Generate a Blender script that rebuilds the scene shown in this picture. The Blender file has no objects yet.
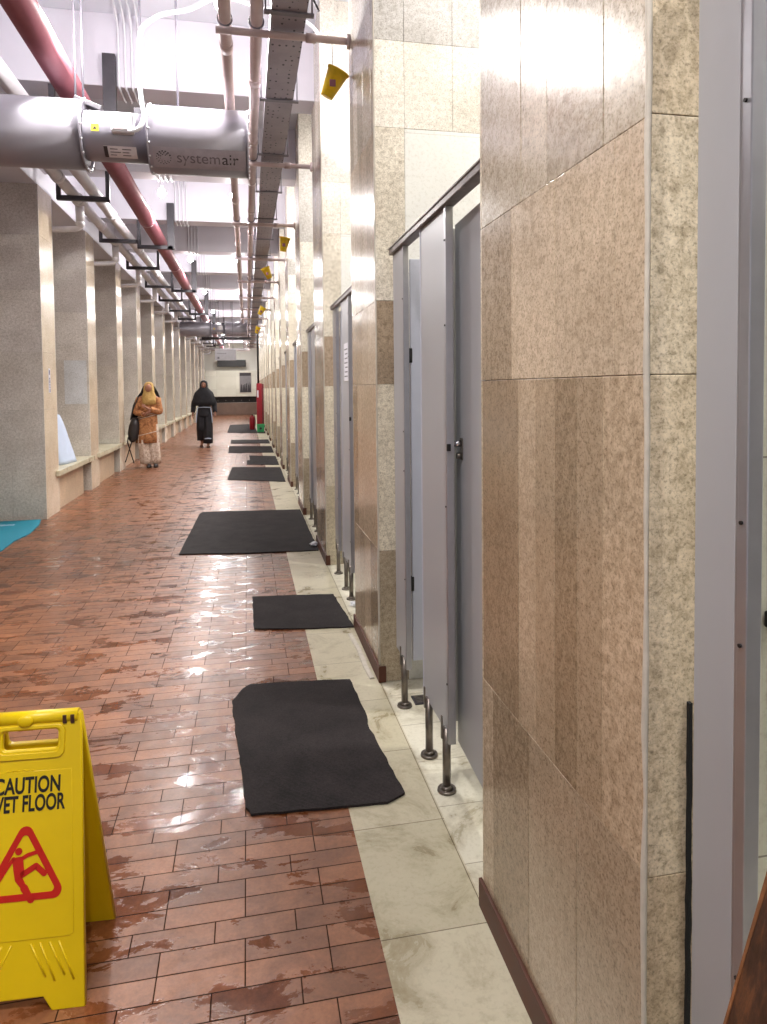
import bpy, bmesh, math, random
from mathutils import Vector, Matrix
rnd = random.Random(7)
sc = bpy.context.scene
COL = sc.collection
PI = math.pi

# ------------------------------------------------------------------ camera
f, pitch, roll, yaw, sx, sy = 681.5555, 0.0394161, -0.0098853, 0.2016025, 2.85063, -97.42846
def make_camera():
    F = Vector((math.sin(yaw)*math.cos(pitch), math.cos(yaw)*math.cos(pitch), -math.sin(pitch)))
    R = Vector((math.cos(yaw), -math.sin(yaw), 0)); U = R.cross(F)
    R2 = R*math.cos(roll)+U*math.sin(roll); U2 = -R*math.sin(roll)+U*math.cos(roll)
    M = Matrix.Identity(4)
    for i in range(3):
        M[i][0], M[i][1], M[i][2] = R2[i], U2[i], -F[i]
    M[0][3], M[1][3], M[2][3] = 0, 0, 1.5
    cd = bpy.data.cameras.new('camera'); cd.sensor_fit = 'HORIZONTAL'; cd.sensor_width = 36
    cd.lens = f/767*36; cd.shift_x = -sx/767; cd.shift_y = sy/767; cd.clip_start = .05; cd.clip_end = 200
    c = bpy.data.objects.new('camera', cd); COL.objects.link(c); c.matrix_world = M; sc.camera = c
make_camera()
sc.view_settings.view_transform = 'Standard'; sc.view_settings.look = 'None'
sc.view_settings.gamma = 1; sc.view_settings.use_curve_mapping = False
sc.view_settings.exposure = -0.06

# ------------------------------------------------------------------ layout constants
P = 2.3592; Y0 = 1.0; L = .8195; XR = .6425; XL = -2.315; YL = 8.565; LL = .57
CEIL = 4.7; BEAM = 4.09; YEND = 41.0

# ------------------------------------------------------------------ materials
def srgb(r, g, b):
    return tuple(((c/255)/12.92 if c/255 <= .04045 else ((c/255+.055)/1.055)**2.4) for c in (r, g, b))+(1,)
class NT:
    def __init__(s, name):
        s.m = bpy.data.materials.new(name); s.m.use_nodes = True; s.t = s.m.node_tree
        s.b = s.t.nodes['Principled BSDF']; s.tc = s.t.nodes.new('ShaderNodeTexCoord')
    def n(s, k, **kw):
        o = s.t.nodes.new(k)
        for a, b in kw.items():
            if a.startswith('i_'):
                o.inputs[a[2:].replace('_', ' ')].default_value = b
            else: setattr(o, a, b)
        return o
    def l(s, a, b): s.t.links.new(a, b)
    def noise(s, scale, detail=4, rough=.6, vec=None, dist=0):
        o = s.n('ShaderNodeTexNoise', i_Scale=scale, i_Detail=detail, i_Roughness=rough, i_Distortion=dist)
        s.l(vec if vec is not None else s.tc.outputs['Object'], o.inputs['Vector']); return o.outputs['Fac']
    def ramp(s, fac, stops):
        o = s.n('ShaderNodeValToRGB'); e = o.color_ramp.elements
        while len(e) < len(stops): e.new(.5)
        for i, (p, c) in enumerate(stops): e[i].position = p; e[i].color = c if len(c) == 4 else tuple(c)+(1,)
        s.l(fac, o.inputs['Fac']); return o.outputs['Color']
    def mix(s, a, b, fac, mode='MIX'):
        o = s.n('ShaderNodeMix', data_type='RGBA', blend_type=mode)
        for v, i in ((fac, 0), (a, 6), (b, 7)):
            if hasattr(v, 'links'): s.l(v, o.inputs[i])
            else: o.inputs[i].default_value = v
        return o.outputs[2]
    def math(s, op, a, b=0.0, c=0.0, clamp=False):
        o = s.n('ShaderNodeMath', operation=op, use_clamp=clamp)
        for i, v in enumerate((a, b, c)):
            if hasattr(v, 'links'): s.l(v, o.inputs[i])
            else: o.inputs[i].default_value = v
        return o.outputs[0]
    def bump(s, h, strength=.2, dist=.002):
        o = s.n('ShaderNodeBump', i_Strength=strength, i_Distance=dist)
        s.l(h, o.inputs['Height']); s.l(o.outputs[0], s.b.inputs['Normal'])
    def mapping(s, scale=(1, 1, 1), loc=(0, 0, 0), rot=(0, 0, 0)):
        o = s.n('ShaderNodeMapping'); o.inputs['Scale'].default_value = scale
        o.inputs['Location'].default_value = loc; o.inputs['Rotation'].default_value = rot
        s.l(s.tc.outputs['Object'], o.inputs['Vector']); return o.outputs[0]
    def col(s, v):
        if hasattr(v, 'links'): s.l(v, s.b.inputs['Base Color'])
        else: s.b.inputs['Base Color'].default_value = v
    def rough(s, v):
        if hasattr(v, 'links'): s.l(v, s.b.inputs['Roughness'])
        else: s.b.inputs['Roughness'].default_value = v

def plain(name, c, rough=.5, metal=0.0, var=.12, scale=14, bump=0.0, coat=0.0):
    m = NT(name); c = srgb(*c)
    nz = m.noise(scale, 5, .6)
    lo = tuple(x*(1-var) for x in c[:3]); hi = tuple(min(1, x*(1+var)) for x in c[:3])
    m.col(m.ramp(nz, [(.3, lo), (.7, hi)]))
    m.rough(m.math('MULTIPLY_ADD', nz, .12, rough-.06, clamp=True)); m.b.inputs['Metallic'].default_value = metal
    m.b.inputs['Coat Weight'].default_value = coat
    if bump: m.bump(m.noise(scale*6, 3), bump)
    return m.m

def stone(name, rough=.2, speck=1.0, stretch=1.0):
    """slab colour from the 'slab' attribute times mineral grain, veins and dark flecks"""
    m = NT(name)
    at = m.n('ShaderNodeAttribute', attribute_name='slab'); base = at.outputs['Color']
    grit = at.outputs['Alpha']
    v = m.mapping((1, 1, stretch))
    g1 = m.noise(42, 7, .78, v, .35); g2 = m.noise(150, 3, .7, v); g3 = m.noise(3.2, 3, .5)
    grain = m.ramp(g1, [(.30, (.46, .42, .37)), (.44, (.80, .77, .72)), (.53, (1.04, 1.03, 1.02)), (.66, (1.22, 1.22, 1.22))])
    fine = m.ramp(g2, [(.36, (.48, .46, .43)), (.47, (.98, .98, .98)), (.7, (1.14, 1.14, 1.14))])
    cloud = m.ramp(g3, [(.3, (.87, .85, .82)), (.7, (1.1, 1.1, 1.1))])
    gg = m.mix((1, 1, 1, 1), grain, grit, 'MIX')
    c = m.mix(base, gg, 1.0, 'MULTIPLY'); c = m.mix(c, fine, .75*speck, 'MULTIPLY'); c = m.mix(c, cloud, 1.0, 'MULTIPLY')
    vo = m.n('ShaderNodeTexVoronoi', feature='DISTANCE_TO_EDGE', i_Scale=26); m.l(m.mapping((1, 1, stretch)), vo.inputs['Vector'])
    m.col(c); m.rough(m.math('MULTIPLY_ADD', g1, .25, rough-.1, clamp=True))
    m.bump(g1, .10, .002)
    return m.m

M = {}
M['pier'] = stone('polished_beige_granite', .17, 1.0)
M['pillar'] = stone('grey_granite', .34, 1.0)
M['speckled'] = stone('speckled_white_granite', .30, 1.0)

def floor_mat():
    m = NT('wet_terracotta_pavers')
    w = m.noise(1.3, 3, .5); 
    br = m.n('ShaderNodeTexBrick', i_Scale=1.0)
    br.offset = .37; br.offset_frequency = 3; br.squash = 1
    br.inputs['Brick Width'].default_value = .222; br.inputs['Row Height'].default_value = .0775
    br.inputs['Mortar Size'].default_value = .002; br.inputs['Mortar Smooth'].default_value = .25
    br.inputs['Bias'].default_value = 0
    br.inputs['Color1'].default_value = srgb(142, 92, 60); br.inputs['Color2'].default_value = srgb(110, 69, 43)
    br.inputs['Mortar'].default_value = srgb(52, 35, 27)
    m.l(m.mapping((1, 1, 1), (.03, .012, 0)), br.inputs['Vector'])
    patch = m.noise(7, 6, .65, None, .8); fine = m.noise(90, 4, .7)
    c = m.mix(br.outputs['Color'], m.ramp(patch, [(.35, (.74, .70, .68)), (.65, (1.18, 1.18, 1.18))]), 1.0, 'MULTIPLY')
    c = m.mix(c, m.ramp(fine, [(.35, (.85, .83, .82)), (.65, (1.1, 1.1, 1.1))]), 1.0, 'MULTIPLY')
    # standing water in patches, long across the corridor, dries and darkens the clay
    wet = m.ramp(m.noise(5.2, 8, .66, m.mapping((.8, 1.5, 1), (3.1, .7, 0)), .35), [(.53, (0, 0, 0)), (.57, (1, 1, 1))])
    c = m.mix(c, m.mix(c, (.70, .58, .50, 1), 1.0, 'MULTIPLY'), wet, 'MIX')
    m.col(c)
    r = m.ramp(m.noise(18, 4, .6), [(.3, (.32,)*3), (.7, (.5,)*3)])
    mort = br.outputs['Fac']
    m.rough(m.mix(m.mix(r, (.15, .15, .15, 1), wet), (.9, .9, .9, 1), mort))
    m.l(m.math('MULTIPLY_ADD', mort, -.5, .5), m.b.inputs['Specular IOR Level']); m.l(m.math('MULTIPLY_ADD', mort, -.12, .12), m.b.inputs['Coat Weight'])
    dry = m.math('SUBTRACT', 1.0, wet)
    h = m.math('ADD', m.math('MULTIPLY', br.outputs['Fac'], -1.0), m.math('MULTIPLY', patch, .5))
    m.bump(m.math('ADD', h, m.math('MULTIPLY', m.math('MULTIPLY', fine, .35), dry)), .32, .003)
    m.b.inputs['Coat Roughness'].default_value = .2
    return m.m
M['floor'] = floor_mat()

def marble_mat(name, bw, rh, c1, c2, mort, loc=(0, 0, 0), rough=.28, swap=False):
    m = NT(name)
    br = m.n('ShaderNodeTexBrick', i_Scale=1.0); br.offset = 0 if swap else .0
    br.inputs['Brick Width'].default_value = bw; br.inputs['Row Height'].default_value = rh
    br.inputs['Mortar Size'].default_value = .0018; br.inputs['Mortar Smooth'].default_value = .1
    br.inputs['Color1'].default_value = srgb(*c1); br.inputs['Color2'].default_value = srgb(*c2)
    br.inputs['Mortar'].default_value = srgb(*mort)
    m.l(m.mapping((1, 1, 1), loc, (PI/2 if swap else 0, 0, 0)), br.inputs['Vector'])
    st = m.noise(4.5 if not swap else 1.1, 7, .68, None, .7); sp = m.noise(60, 4, .7)
    c = m.mix(br.outputs['Color'], m.ramp(st, [(.27, (.50, .45, .35) if not swap else (.93, .93, .91)), (.5, (.97, .97, .95)), (.7, (1.05, 1.05, 1.05))]), 1.0, 'MULTIPLY')
    c = m.mix(c, m.ramp(sp, [(.3, (.86, .85, .82)), (.5, (1, 1, 1))]), 1.0, 'MULTIPLY')
    m.col(c); m.rough(m.math('MULTIPLY_ADD', st, .3, rough-.12, clamp=True)); m.bump(br.outputs['Fac'], -.3, .002)
    return m.m
M['marble'] = marble_mat('dirty_cream_marble', .9, .47, (200, 192, 168), (186, 178, 153), (120, 108, 86), (.26, .12, 0))
M['bayfloor'] = marble_mat('white_stall_floor_tile', .30, .30, (218, 213, 196), (208, 202, 184), (150, 140, 120), (-.645, .1, 0))
M['tile_beige'] = marble_mat('beige_wall_tile', 3.0, .697, (226, 224, 206), (222, 220, 202), (150, 146, 130), (0, -.018, 0), .3, True)
M['tile_white'] = marble_mat('white_wall_tile', 3.0, .697, (240, 240, 236), (236, 236, 232), (214, 212, 206), (0, -.018, 0), .3, True)
M['endmarble'] = marble_mat('far_marble_cladding', 1.1, .75, (226, 224, 212), (206, 203, 190), (150, 146, 134), (0, 0, 0), .3, True)
M['plaster'] = plain('white_painted_plaster', (218, 220, 228), .6, 0, .03, 3)
M['beam'] = plain('painted_beam_plaster', (208, 205, 214), .6, 0, .04, 2)
M['wallpaint'] = plain('pale_wall_paint', (222, 218, 208), .6, 0, .05, 2)
M['grout'] = plain('grey_grout', (150, 140, 124), .8)
M['caulk'] = plain('white_caulk', (196, 188, 174), .55, 0, .12, 30, .3)
M['skirt'] = plain('brown_skirting_tile', (78, 38, 20), .55, 0, .2, 10)
M['laminate'] = plain('grey_laminate', (168, 168, 171), .38, 0, .03, 3)
M['laminate_edge_lit_door'] = plain('pale_edge_and_lit_door', (188, 190, 202), .35, 0, .03, 3)
M['alu'] = plain('anodised_aluminium', (172, 171, 176), .32, .75, .05, 20)
M['steel'] = plain('dull_stainless_steel', (120, 112, 104), .33, .8, .2, 40)
M['chrome'] = plain('chrome', (230, 230, 232), .12, 1.0, .02, 10)
M['railmetal'] = plain('weathered_rail_metal', (118, 108, 104), .4, .5, .35, 30)
M['black'] = plain('black_plastic', (20, 18, 18), .5)
M['blackfoam'] = plain('black_foam', (10, 9, 9), .9, 0, .3, 80, .5)
M['screw'] = plain('dark_screw', (40, 36, 36), .4, .6)
M['fan'] = plain('galvanised_fan_casing', (142, 138, 147), .40, .35, .05, 6)
M['fandark'] = plain('grey_fan_label', (150, 143, 150), .5, .1)
M['ink'] = plain('dark_ink', (44, 38, 42), .5)
M['inklight'] = plain('grey_ink', (96, 88, 94), .5)
M['white'] = plain('white_plastic', (215, 215, 220), .4, 0, .03)
M['labelwhite'] = plain('white_label', (205, 198, 200), .5)
M['stickeryellow'] = plain('yellow_sticker', (226, 196, 50), .5)
M['redpipe'] = plain('faded_red_pipe_paint', (138, 82, 92), .38, 0, .14, 5)
M['whitepipe'] = plain('greyish_white_pipe', (204, 200, 204), .4, 0, .08, 6)
M['pinkpipe'] = plain('rose_grey_pipe', (190, 172, 172), .42, 0, .1, 6)
M['darksteel'] = plain('dark_painted_steel', (58, 55, 60), .5, .2, .2, 12)
M['greysteel'] = plain('grey_channel_steel', (120, 117, 126), .45, .4, .12, 12)
M['conduit'] = plain('white_conduit', (214, 214, 220), .45, 0, .05)
M['yellow'] = plain('yellow_sign_plastic', (216, 184, 0), .36, 0, .05, 6, .05)
M['yellowdirt'] = plain('yellow_bag_plastic', (226, 192, 30), .42, 0, .2, 12)
M['signred'] = plain('sign_red', (184, 26, 10), .45, 0, .04)
M['signblack'] = plain('sign_black', (26, 24, 22), .45)
M['turquoise'] = plain('turquoise_mat', (14, 128, 150), .7, 0, .1, 60, .5)
M['green'] = plain('green_plastic', (70, 190, 120), .4)
M['red'] = plain('red_enamel', (140, 16, 32), .4, 0, .08, 4)
M['darkred'] = plain('dark_red_enamel', (112, 20, 36), .4)
M['boardgrey'] = plain('grey_board', (122, 118, 120), .5)
M['darkvoid'] = plain('recess_shade_colour', (46, 40, 40), .5)
M['browntile'] = plain('brown_tile', (112, 90, 78), .35, 0, .15, 3)
M['paper'] = plain('paper', (222, 220, 226), .7, 0, .02)
M['navy'] = plain('navy_ink', (40, 36, 96), .5)
M['cloth'] = plain('pale_blue_white_cloth', (182, 194, 214), .8, 0, .05, 9, .2)
M['wood'] = None
def wood():
    m = NT('worn_brown_wood')
    n1 = m.noise(6, 6, .7, m.mapping((9, 9, 1))); n2 = m.noise(30, 4)
    c = m.ramp(n1, [(.3, srgb(34, 22, 17)), (.5, srgb(66, 42, 32)), (.62, srgb(96, 60, 38)), (.78, srgb(50, 32, 26))])
    m.col(m.mix(c, m.ramp(n2, [(.3, (.7,)*3), (.6, (1.1,)*3)]), 1.0, 'MULTIPLY')); m.rough(.38); m.bump(n1, .4, .003)
    return m.m
M['wood'] = wood()
M['wood_edge'] = plain('worn_wood_edge', (120, 76, 44), .55, 0, .4, 40)
def mat_rubber():
    m = NT('ribbed_black_rubber')
    w = m.n('ShaderNodeTexWave', wave_type='BANDS', bands_direction='Y', i_Scale=38.0, i_Distortion=.3); m.l(m.tc.outputs['Object'], w.inputs['Vector'])
    n = m.noise(5, 5, .6); nf = m.noise(160, 3, .7)
    c = m.ramp(n, [(.3, srgb(30, 26, 26)), (.7, srgb(48, 42, 42))])
    c = m.mix(c, m.ramp(nf, [(.35, (.65,)*3), (.65, (1.35,)*3)]), 1.0, 'MULTIPLY')
    m.col(c); m.rough(.8); m.b.inputs['Specular IOR Level'].default_value = .2; m.bump(m.math('ADD', w.outputs['Fac'], nf), .35, .002); return m.m
M['rubber'] = mat_rubber()
def mat_tray():
    m = NT('perforated_tray_metal')
    v = m.mapping((24, 16, 24)); vo = m.n('ShaderNodeTexVoronoi', feature='F1', i_Scale=1.0, i_Randomness=.35); m.l(v, vo.inputs['Vector'])
    d = m.ramp(vo.outputs['Distance'], [(.17, srgb(60, 56, 70)), (.20, srgb(150, 144, 154))])
    m.col(m.mix(d, m.ramp(m.noise(4, 4), [(.3, (.8,)*3), (.7, (1.1,)*3)]), 1.0, 'MULTIPLY')); m.rough(.45); m.b.inputs['Metallic'].default_value = .4
    return m.m
M['tray'] = mat_tray()
def emis(name, c, s):
    m = NT(name); m.col(srgb(*c)); m.b.inputs['Emission Color'].default_value = srgb(*c); m.b.inputs['Emission Strength'].default_value = s
    return m.m
M['lamp'] = emis('lamp_glow', (255, 250, 246), 60)
def fabric(name, c1, c2, scale=10, rough=.85):
    m = NT(name); m.col(m.ramp(m.noise(scale, 5, .7, None, 1.0), [(.38, srgb(*c1)), (.6, srgb(*c2))])); m.rough(rough); m.bump(m.noise(60, 3), .2); return m.m
M['blackcloth'] = fabric('black_cloth', (14, 12, 16), (28, 25, 30))
M['tunic'] = fabric('orange_brown_printed_cloth', (126, 78, 44), (184, 128, 82), 16)
M['cream'] = fabric('cream_patterned_cloth', (160, 134, 118), (214, 196, 178), 26)
M['mustard'] = fabric('tan_scarf_cloth', (158, 124, 66), (186, 152, 92), 14)
M['skin'] = plain('skin', (150, 102, 80), .5, 0, .06)
M['lip'] = plain('lip', (120, 60, 56), .5)
M['eye'] = plain('dark_eye', (22, 16, 14), .3)
M['leather'] = plain('dark_shoe_leather', (34, 28, 28), .45)

# ------------------------------------------------------------------ object helpers
def props(o, label, cat, group=None):
    o['label'] = label; o['category'] = cat
    if group: o['group'] = group
    return o
def empty(name, loc, label, cat, group=None, rz=0):
    o = bpy.data.objects.new(name, None); COL.objects.link(o); o.empty_display_size = .1
    o.location = loc; o.rotation_euler = (0, 0, rz); return props(o, label, cat, group)
def structure(o): o['kind'] = 'structure'; return o
def copy_tree(o, parent=None):
    c = o.copy(); COL.objects.link(c); c.parent = parent
    for ch in [x for x in COL.objects if x.parent == o]: copy_tree(ch, c)
    return c

class MB:
    def __init__(s): s.bm = bmesh.new(); s.slab = None
    def box(s, a, b, bevel=0.0, mi=0, rot=None):
        bm = bmesh.new(); bmesh.ops.create_cube(bm, size=1)
        a, b = Vector(a), Vector(b); c = (a+b)/2; d = b-a
        for v in bm.verts: v.co = Vector((v.co.x*abs(d.x), v.co.y*abs(d.y), v.co.z*abs(d.z)))
        if bevel: bmesh.ops.bevel(bm, geom=bm.edges[:], offset=bevel, segments=2, affect='EDGES', profile=.5)
        for v in bm.verts: v.co = (rot @ v.co if rot else v.co)+c
        s.add(bm, mi); return s
    def add(s, bm, mi=0, smooth=False, mat=None):
        if mat: bmesh.ops.transform(bm, matrix=mat, verts=bm.verts[:])
        vm = {}
        lay = s.bm.loops.layers.float_color.get('slab')
        for v in bm.verts: vm[v] = s.bm.verts.new(v.co)
        for fc in bm.faces:
            try: nf = s.bm.faces.new([vm[v] for v in fc.verts])
            except ValueError: continue
            nf.material_index = mi; nf.smooth = smooth or fc.smooth
            if lay and s.slab:
                for lp in nf.loops: lp[lay] = s.slab
        bm.free()
    def slabs(s): s.bm.loops.layers.float_color.new('slab'); return s
    def cyl(s, a, b, r, r2=None, seg=20, mi=0, caps=True):
        a, b = Vector(a), Vector(b); d = b-a
        bm = bmesh.new(); bmesh.ops.create_cone(bm, cap_ends=caps, segments=seg, radius1=r, radius2=r if r2 is None else r2, depth=d.length)
        for fc in bm.faces: fc.smooth = len(fc.verts) == 4
        q = Vector((0, 0, 1)).rotation_difference(d.normalized()).to_matrix().to_4x4()
        s.add(bm, mi, False, Matrix.Translation((a+b)/2) @ q); return s
    def sphere(s, c, r, seg=16, scale=(1, 1, 1), mi=0, rot=None):
        bm = bmesh.new(); bmesh.ops.create_uvsphere(bm, u_segments=seg, v_segments=max(6, seg//2), radius=r)
        for fc in bm.faces: fc.smooth = True
        m = Matrix.Translation(c) @ (rot.to_4x4() if rot else Matrix.Identity(4)) @ Matrix.Diagonal((*scale, 1))
        s.add(bm, mi, True, m); return s
    def torus(s, c, R, r, axis='Z', seg=24, rs=8, mi=0):
        bm = bmesh.new(); vs = []
        for i in range(seg):
            a = 2*PI*i/seg; ring = []
            for j in range(rs):
                b = 2*PI*j/rs; ring.append(bm.verts.new(((R+r*math.cos(b))*math.cos(a), (R+r*math.cos(b))*math.sin(a), r*math.sin(b))))
            vs.append(ring)
        for i in range(seg):
            for j in range(rs):
                bm.faces.new((vs[i][j], vs[(i+1) % seg][j], vs[(i+1) % seg][(j+1) % rs], vs[i][(j+1) % rs])).smooth = True
        rot = {'Z': Matrix.Identity(4), 'X': Matrix.Rotation(PI/2, 4, 'Y'), 'Y': Matrix.Rotation(PI/2, 4, 'X')}[axis]
        s.add(bm, mi, True, Matrix.Translation(c) @ rot); return s
    def path(s, pts, r, seg=10, mi=0, corner=0.0):
        pts = [Vector(p) for p in pts]
        if corner:
            q = [pts[0]]
            for i in range(1, len(pts)-1):
                a, b, c = pts[i-1], pts[i], pts[i+1]; k = min(corner, (a-b).length*.45, (c-b).length*.45)
                p0 = b+(a-b).normalized()*k; p2 = b+(c-b).normalized()*k
                for t in (0, .25, .5, .75, 1): q.append(p0*(1-t)**2+b*2*t*(1-t)+p2*t*t)
            q.append(pts[-1]); pts = q
        bm = bmesh.new(); rings = []; up = None
        for i, p in enumerate(pts):
            t = (pts[min(i+1, len(pts)-1)]-pts[max(i-1, 0)]).normalized()
            if up is None:
                up = Vector((0, 0, 1)) if abs(t.z) < .9 else Vector((1, 0, 0))
            x = up.cross(t); 
            if x.length < 1e-4: x = Vector((1, 0, 0)).cross(t)
            x.normalize(); up = t.cross(x).normalized()
            rr = r[i] if isinstance(r, (list, tuple)) else r
            rings.append([bm.verts.new(p+(x*math.cos(2*PI*j/seg)+up*math.sin(2*PI*j/seg))*rr) for j in range(seg)])
        for i in range(len(rings)-1):
            for j in range(seg):
                bm.faces.new((rings[i][j], rings[i][(j+1) % seg], rings[i+1][(j+1) % seg], rings[i+1][j])).smooth = True
        bm.faces.new(rings[0][::-1]); bm.faces.new(rings[-1])
        s.add(bm, mi); return s
    def loft(s, rings, mi=0, cap=True, smooth=True):
        """rings: list of lists of points with the same count"""
        bm = bmesh.new(); R = [[bm.verts.new(p) for p in r] for r in rings]; n = len(R[0])
        for i in range(len(R)-1):
            for j in range(n):
                bm.faces.new((R[i][j], R[i][(j+1) % n], R[i+1][(j+1) % n], R[i+1][j])).smooth = smooth
        if cap: bm.faces.new(R[0][::-1]); bm.faces.new(R[-1])
        s.add(bm, mi, False); return s
    def prism(s, poly, z0, z1, bevel=0.0, mi=0, mat=None):
        bm = bmesh.new(); a = [bm.verts.new((x, y, z0)) for x, y in poly]
        fc = bm.faces.new(a); r = bmesh.ops.extrude_face_region(bm, geom=[fc])
        for v in [g for g in r['geom'] if isinstance(g, bmesh.types.BMVert)]: v.co.z = z1
        if bevel: bmesh.ops.bevel(bm, geom=bm.edges[:], offset=bevel, segments=2, affect='EDGES', profile=.5)
        s.add(bm, mi, False, mat); return s
    def build(s, name, mats, parent=None, loc=(0, 0, 0), rot=None):
        bmesh.ops.recalc_face_normals(s.bm, faces=s.bm.faces[:])
        me = bpy.data.meshes.new(name); s.bm.to_mesh(me); s.bm.free()
        for m in (mats if isinstance(mats, (list, tuple)) else [mats]): me.materials.append(M[m] if isinstance(m, str) else m)
        o = bpy.data.objects.new(name, me); COL.objects.link(o); o.location = loc
        if rot: o.rotation_euler = rot
        if parent: o.parent = parent
        return o

def curve_mesh(curve):
    o = bpy.data.objects.new('tmp', curve); COL.objects.link(o)
    dg = bpy.context.evaluated_depsgraph_get(); me = bpy.data.meshes.new_from_object(o.evaluated_get(dg))
    bpy.data.objects.remove(o); bpy.data.curves.remove(curve); return me
def plate(name, loops, thick, mat, parent=None, bevel=.0, M4=None):
    """flat plate with holes; loops of 2-D points, thickness along local z (centred)"""
    cu = bpy.data.curves.new('c', 'CURVE'); cu.dimensions = '2D'; cu.fill_mode = 'BOTH'; cu.extrude = thick/2-bevel; cu.bevel_depth = bevel; cu.bevel_resolution = 1
    for lp in loops:
        sp = cu.splines.new('POLY'); sp.points.add(len(lp)-1); sp.use_cyclic_u = True
        for p, q in zip(sp.points, lp): p.co = (q[0], q[1], 0, 1)
    me = curve_mesh(cu)
    if M4: me.transform(M4)
    me.name = name; me.materials.clear(); me.materials.append(M[mat]); o = bpy.data.objects.new(name, me); COL.objects.link(o)
    if parent: o.parent = parent
    return o
def text_mesh(body, size, thick=.0006, offset=0.0, sx=1.0, align='CENTER', space=1.0):
    cu = bpy.data.curves.new('t', 'FONT'); cu.body = body; cu.size = size; cu.extrude = thick; cu.offset = offset
    cu.align_x = align; cu.space_character = space
    me = curve_mesh(cu); me.transform(Matrix.Diagonal((sx, 1, 1, 1))); return me
def text_obj(name, body, size, mat, parent, M4, **kw):
    me = text_mesh(body, size, **kw); me.transform(M4); me.name = name; me.materials.clear(); me.materials.append(M[mat])
    o = bpy.data.objects.new(name, me); COL.objects.link(o); o.parent = parent; return o
def rounded(w, h, r, n=4, cx=0, cy=0):
    out = []
    for (sx_, sy_, a0) in ((1, 1, 0), (-1, 1, 90), (-1, -1, 180), (1, -1, 270)):
        for i in range(n+1):
            a = math.radians(a0+90*i/n); out.append((cx+sx_*(w/2-r)+r*math.cos(a), cy+sy_*(h/2-r)+r*math.sin(a)))
    return out
ORD = ['first', 'second', 'third', 'fourth', 'fifth', 'sixth', 'seventh', 'eighth', 'ninth', 'tenth', 'eleventh', 'twelfth', 'thirteenth', 'fourteenth', 'fifteenth', 'sixteenth', 'seventeenth', 'eighteenth', 'nineteenth', 'twentieth']

# ------------------------------------------------------------------ setting
YB = -3.2
structure(MB().box((-5.2, YB, -.1), (.33, YEND, 0)).build('floor', 'floor'))
structure(MB().box((.33, YB, -.1), (XR+.004, YEND, .001)).build('trim_1', 'marble'))
structure(MB().box((XR+.004, YB, -.1), (2.7, YEND, -.002)).build('floor', 'bayfloor'))
structure(MB().box((-5.4, YB-.2, CEIL), (2.9, YEND+.3, CEIL+.2)).build('ceiling', 'plaster'))
structure(MB().box((2.7, YB, -.1), (2.9, YEND, CEIL)).build('wall_right', 'tile_white'))
structure(MB().box((-5.4, YB, -.1), (-5.2, YEND, CEIL)).build('wall_left', 'wallpaint'))
structure(MB().box((-5.4, YB-.2, 3.6), (2.9, YB, CEIL)).build('wall_near', 'wallpaint'))
# far wall: plaster, marble apron over a dark counter
structure(MB().box((-5.4, YEND, -.1), (2.9, YEND+.3, CEIL)).build('wall_far', 'wallpaint'))
k0 = -1
for k in range(-3, 15):
    y = 6.26+P*k
    structure(MB().box((-5.2, y, BEAM), (2.7, y+.30, CEIL), .006).build('trim_2', 'beam'))
# long beam carried by the left pillars
structure(MB().box((-3.5, YB, 3.88), (XL-.012, YEND, CEIL), .004).build('trim_3', 'beam'))

# ------------------------------------------------------------------ stone cladding
def vary(c, a=.05):
    k = 1+rnd.uniform(-a, a); return tuple(x*k for x in srgb(*c)[:3])
def cladding(mb, axis, pos, u0, u1, z0, z1, color, grit, th=.011, gap=.0006):
    """one slab; axis 'x-': lies in the plane x=pos and faces -x; u runs along the other axis"""
    j = rnd.uniform(-.0007, .0007); mb.slab = (*color, grit)
    a, b, c, d = u0+gap, u1-gap, z0+gap, z1-gap
    bev = .0012
    if axis == 'x-': mb.box((pos+j, a, c), (pos+th, b, d), bev)
    elif axis == 'x+': mb.box((pos-th, a, c), (pos+j, b, d), bev)
    elif axis == 'y-': mb.box((a, pos+j, c), (b, pos+th, d), bev)
    elif axis == 'y+': mb.box((a, pos-th, c), (b, pos+j, d), bev)
ZJ = [.0, .675, 1.517, 1.935, 2.79, 3.215, 4.06, CEIL]
BEI = [(172, 154, 130), (176, 156, 130), (188, 170, 146), (192, 180, 160), (194, 186, 172), (206, 198, 186), (206, 200, 190)]  # upper courses paler, with reflections on the polish put into the colour
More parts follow.
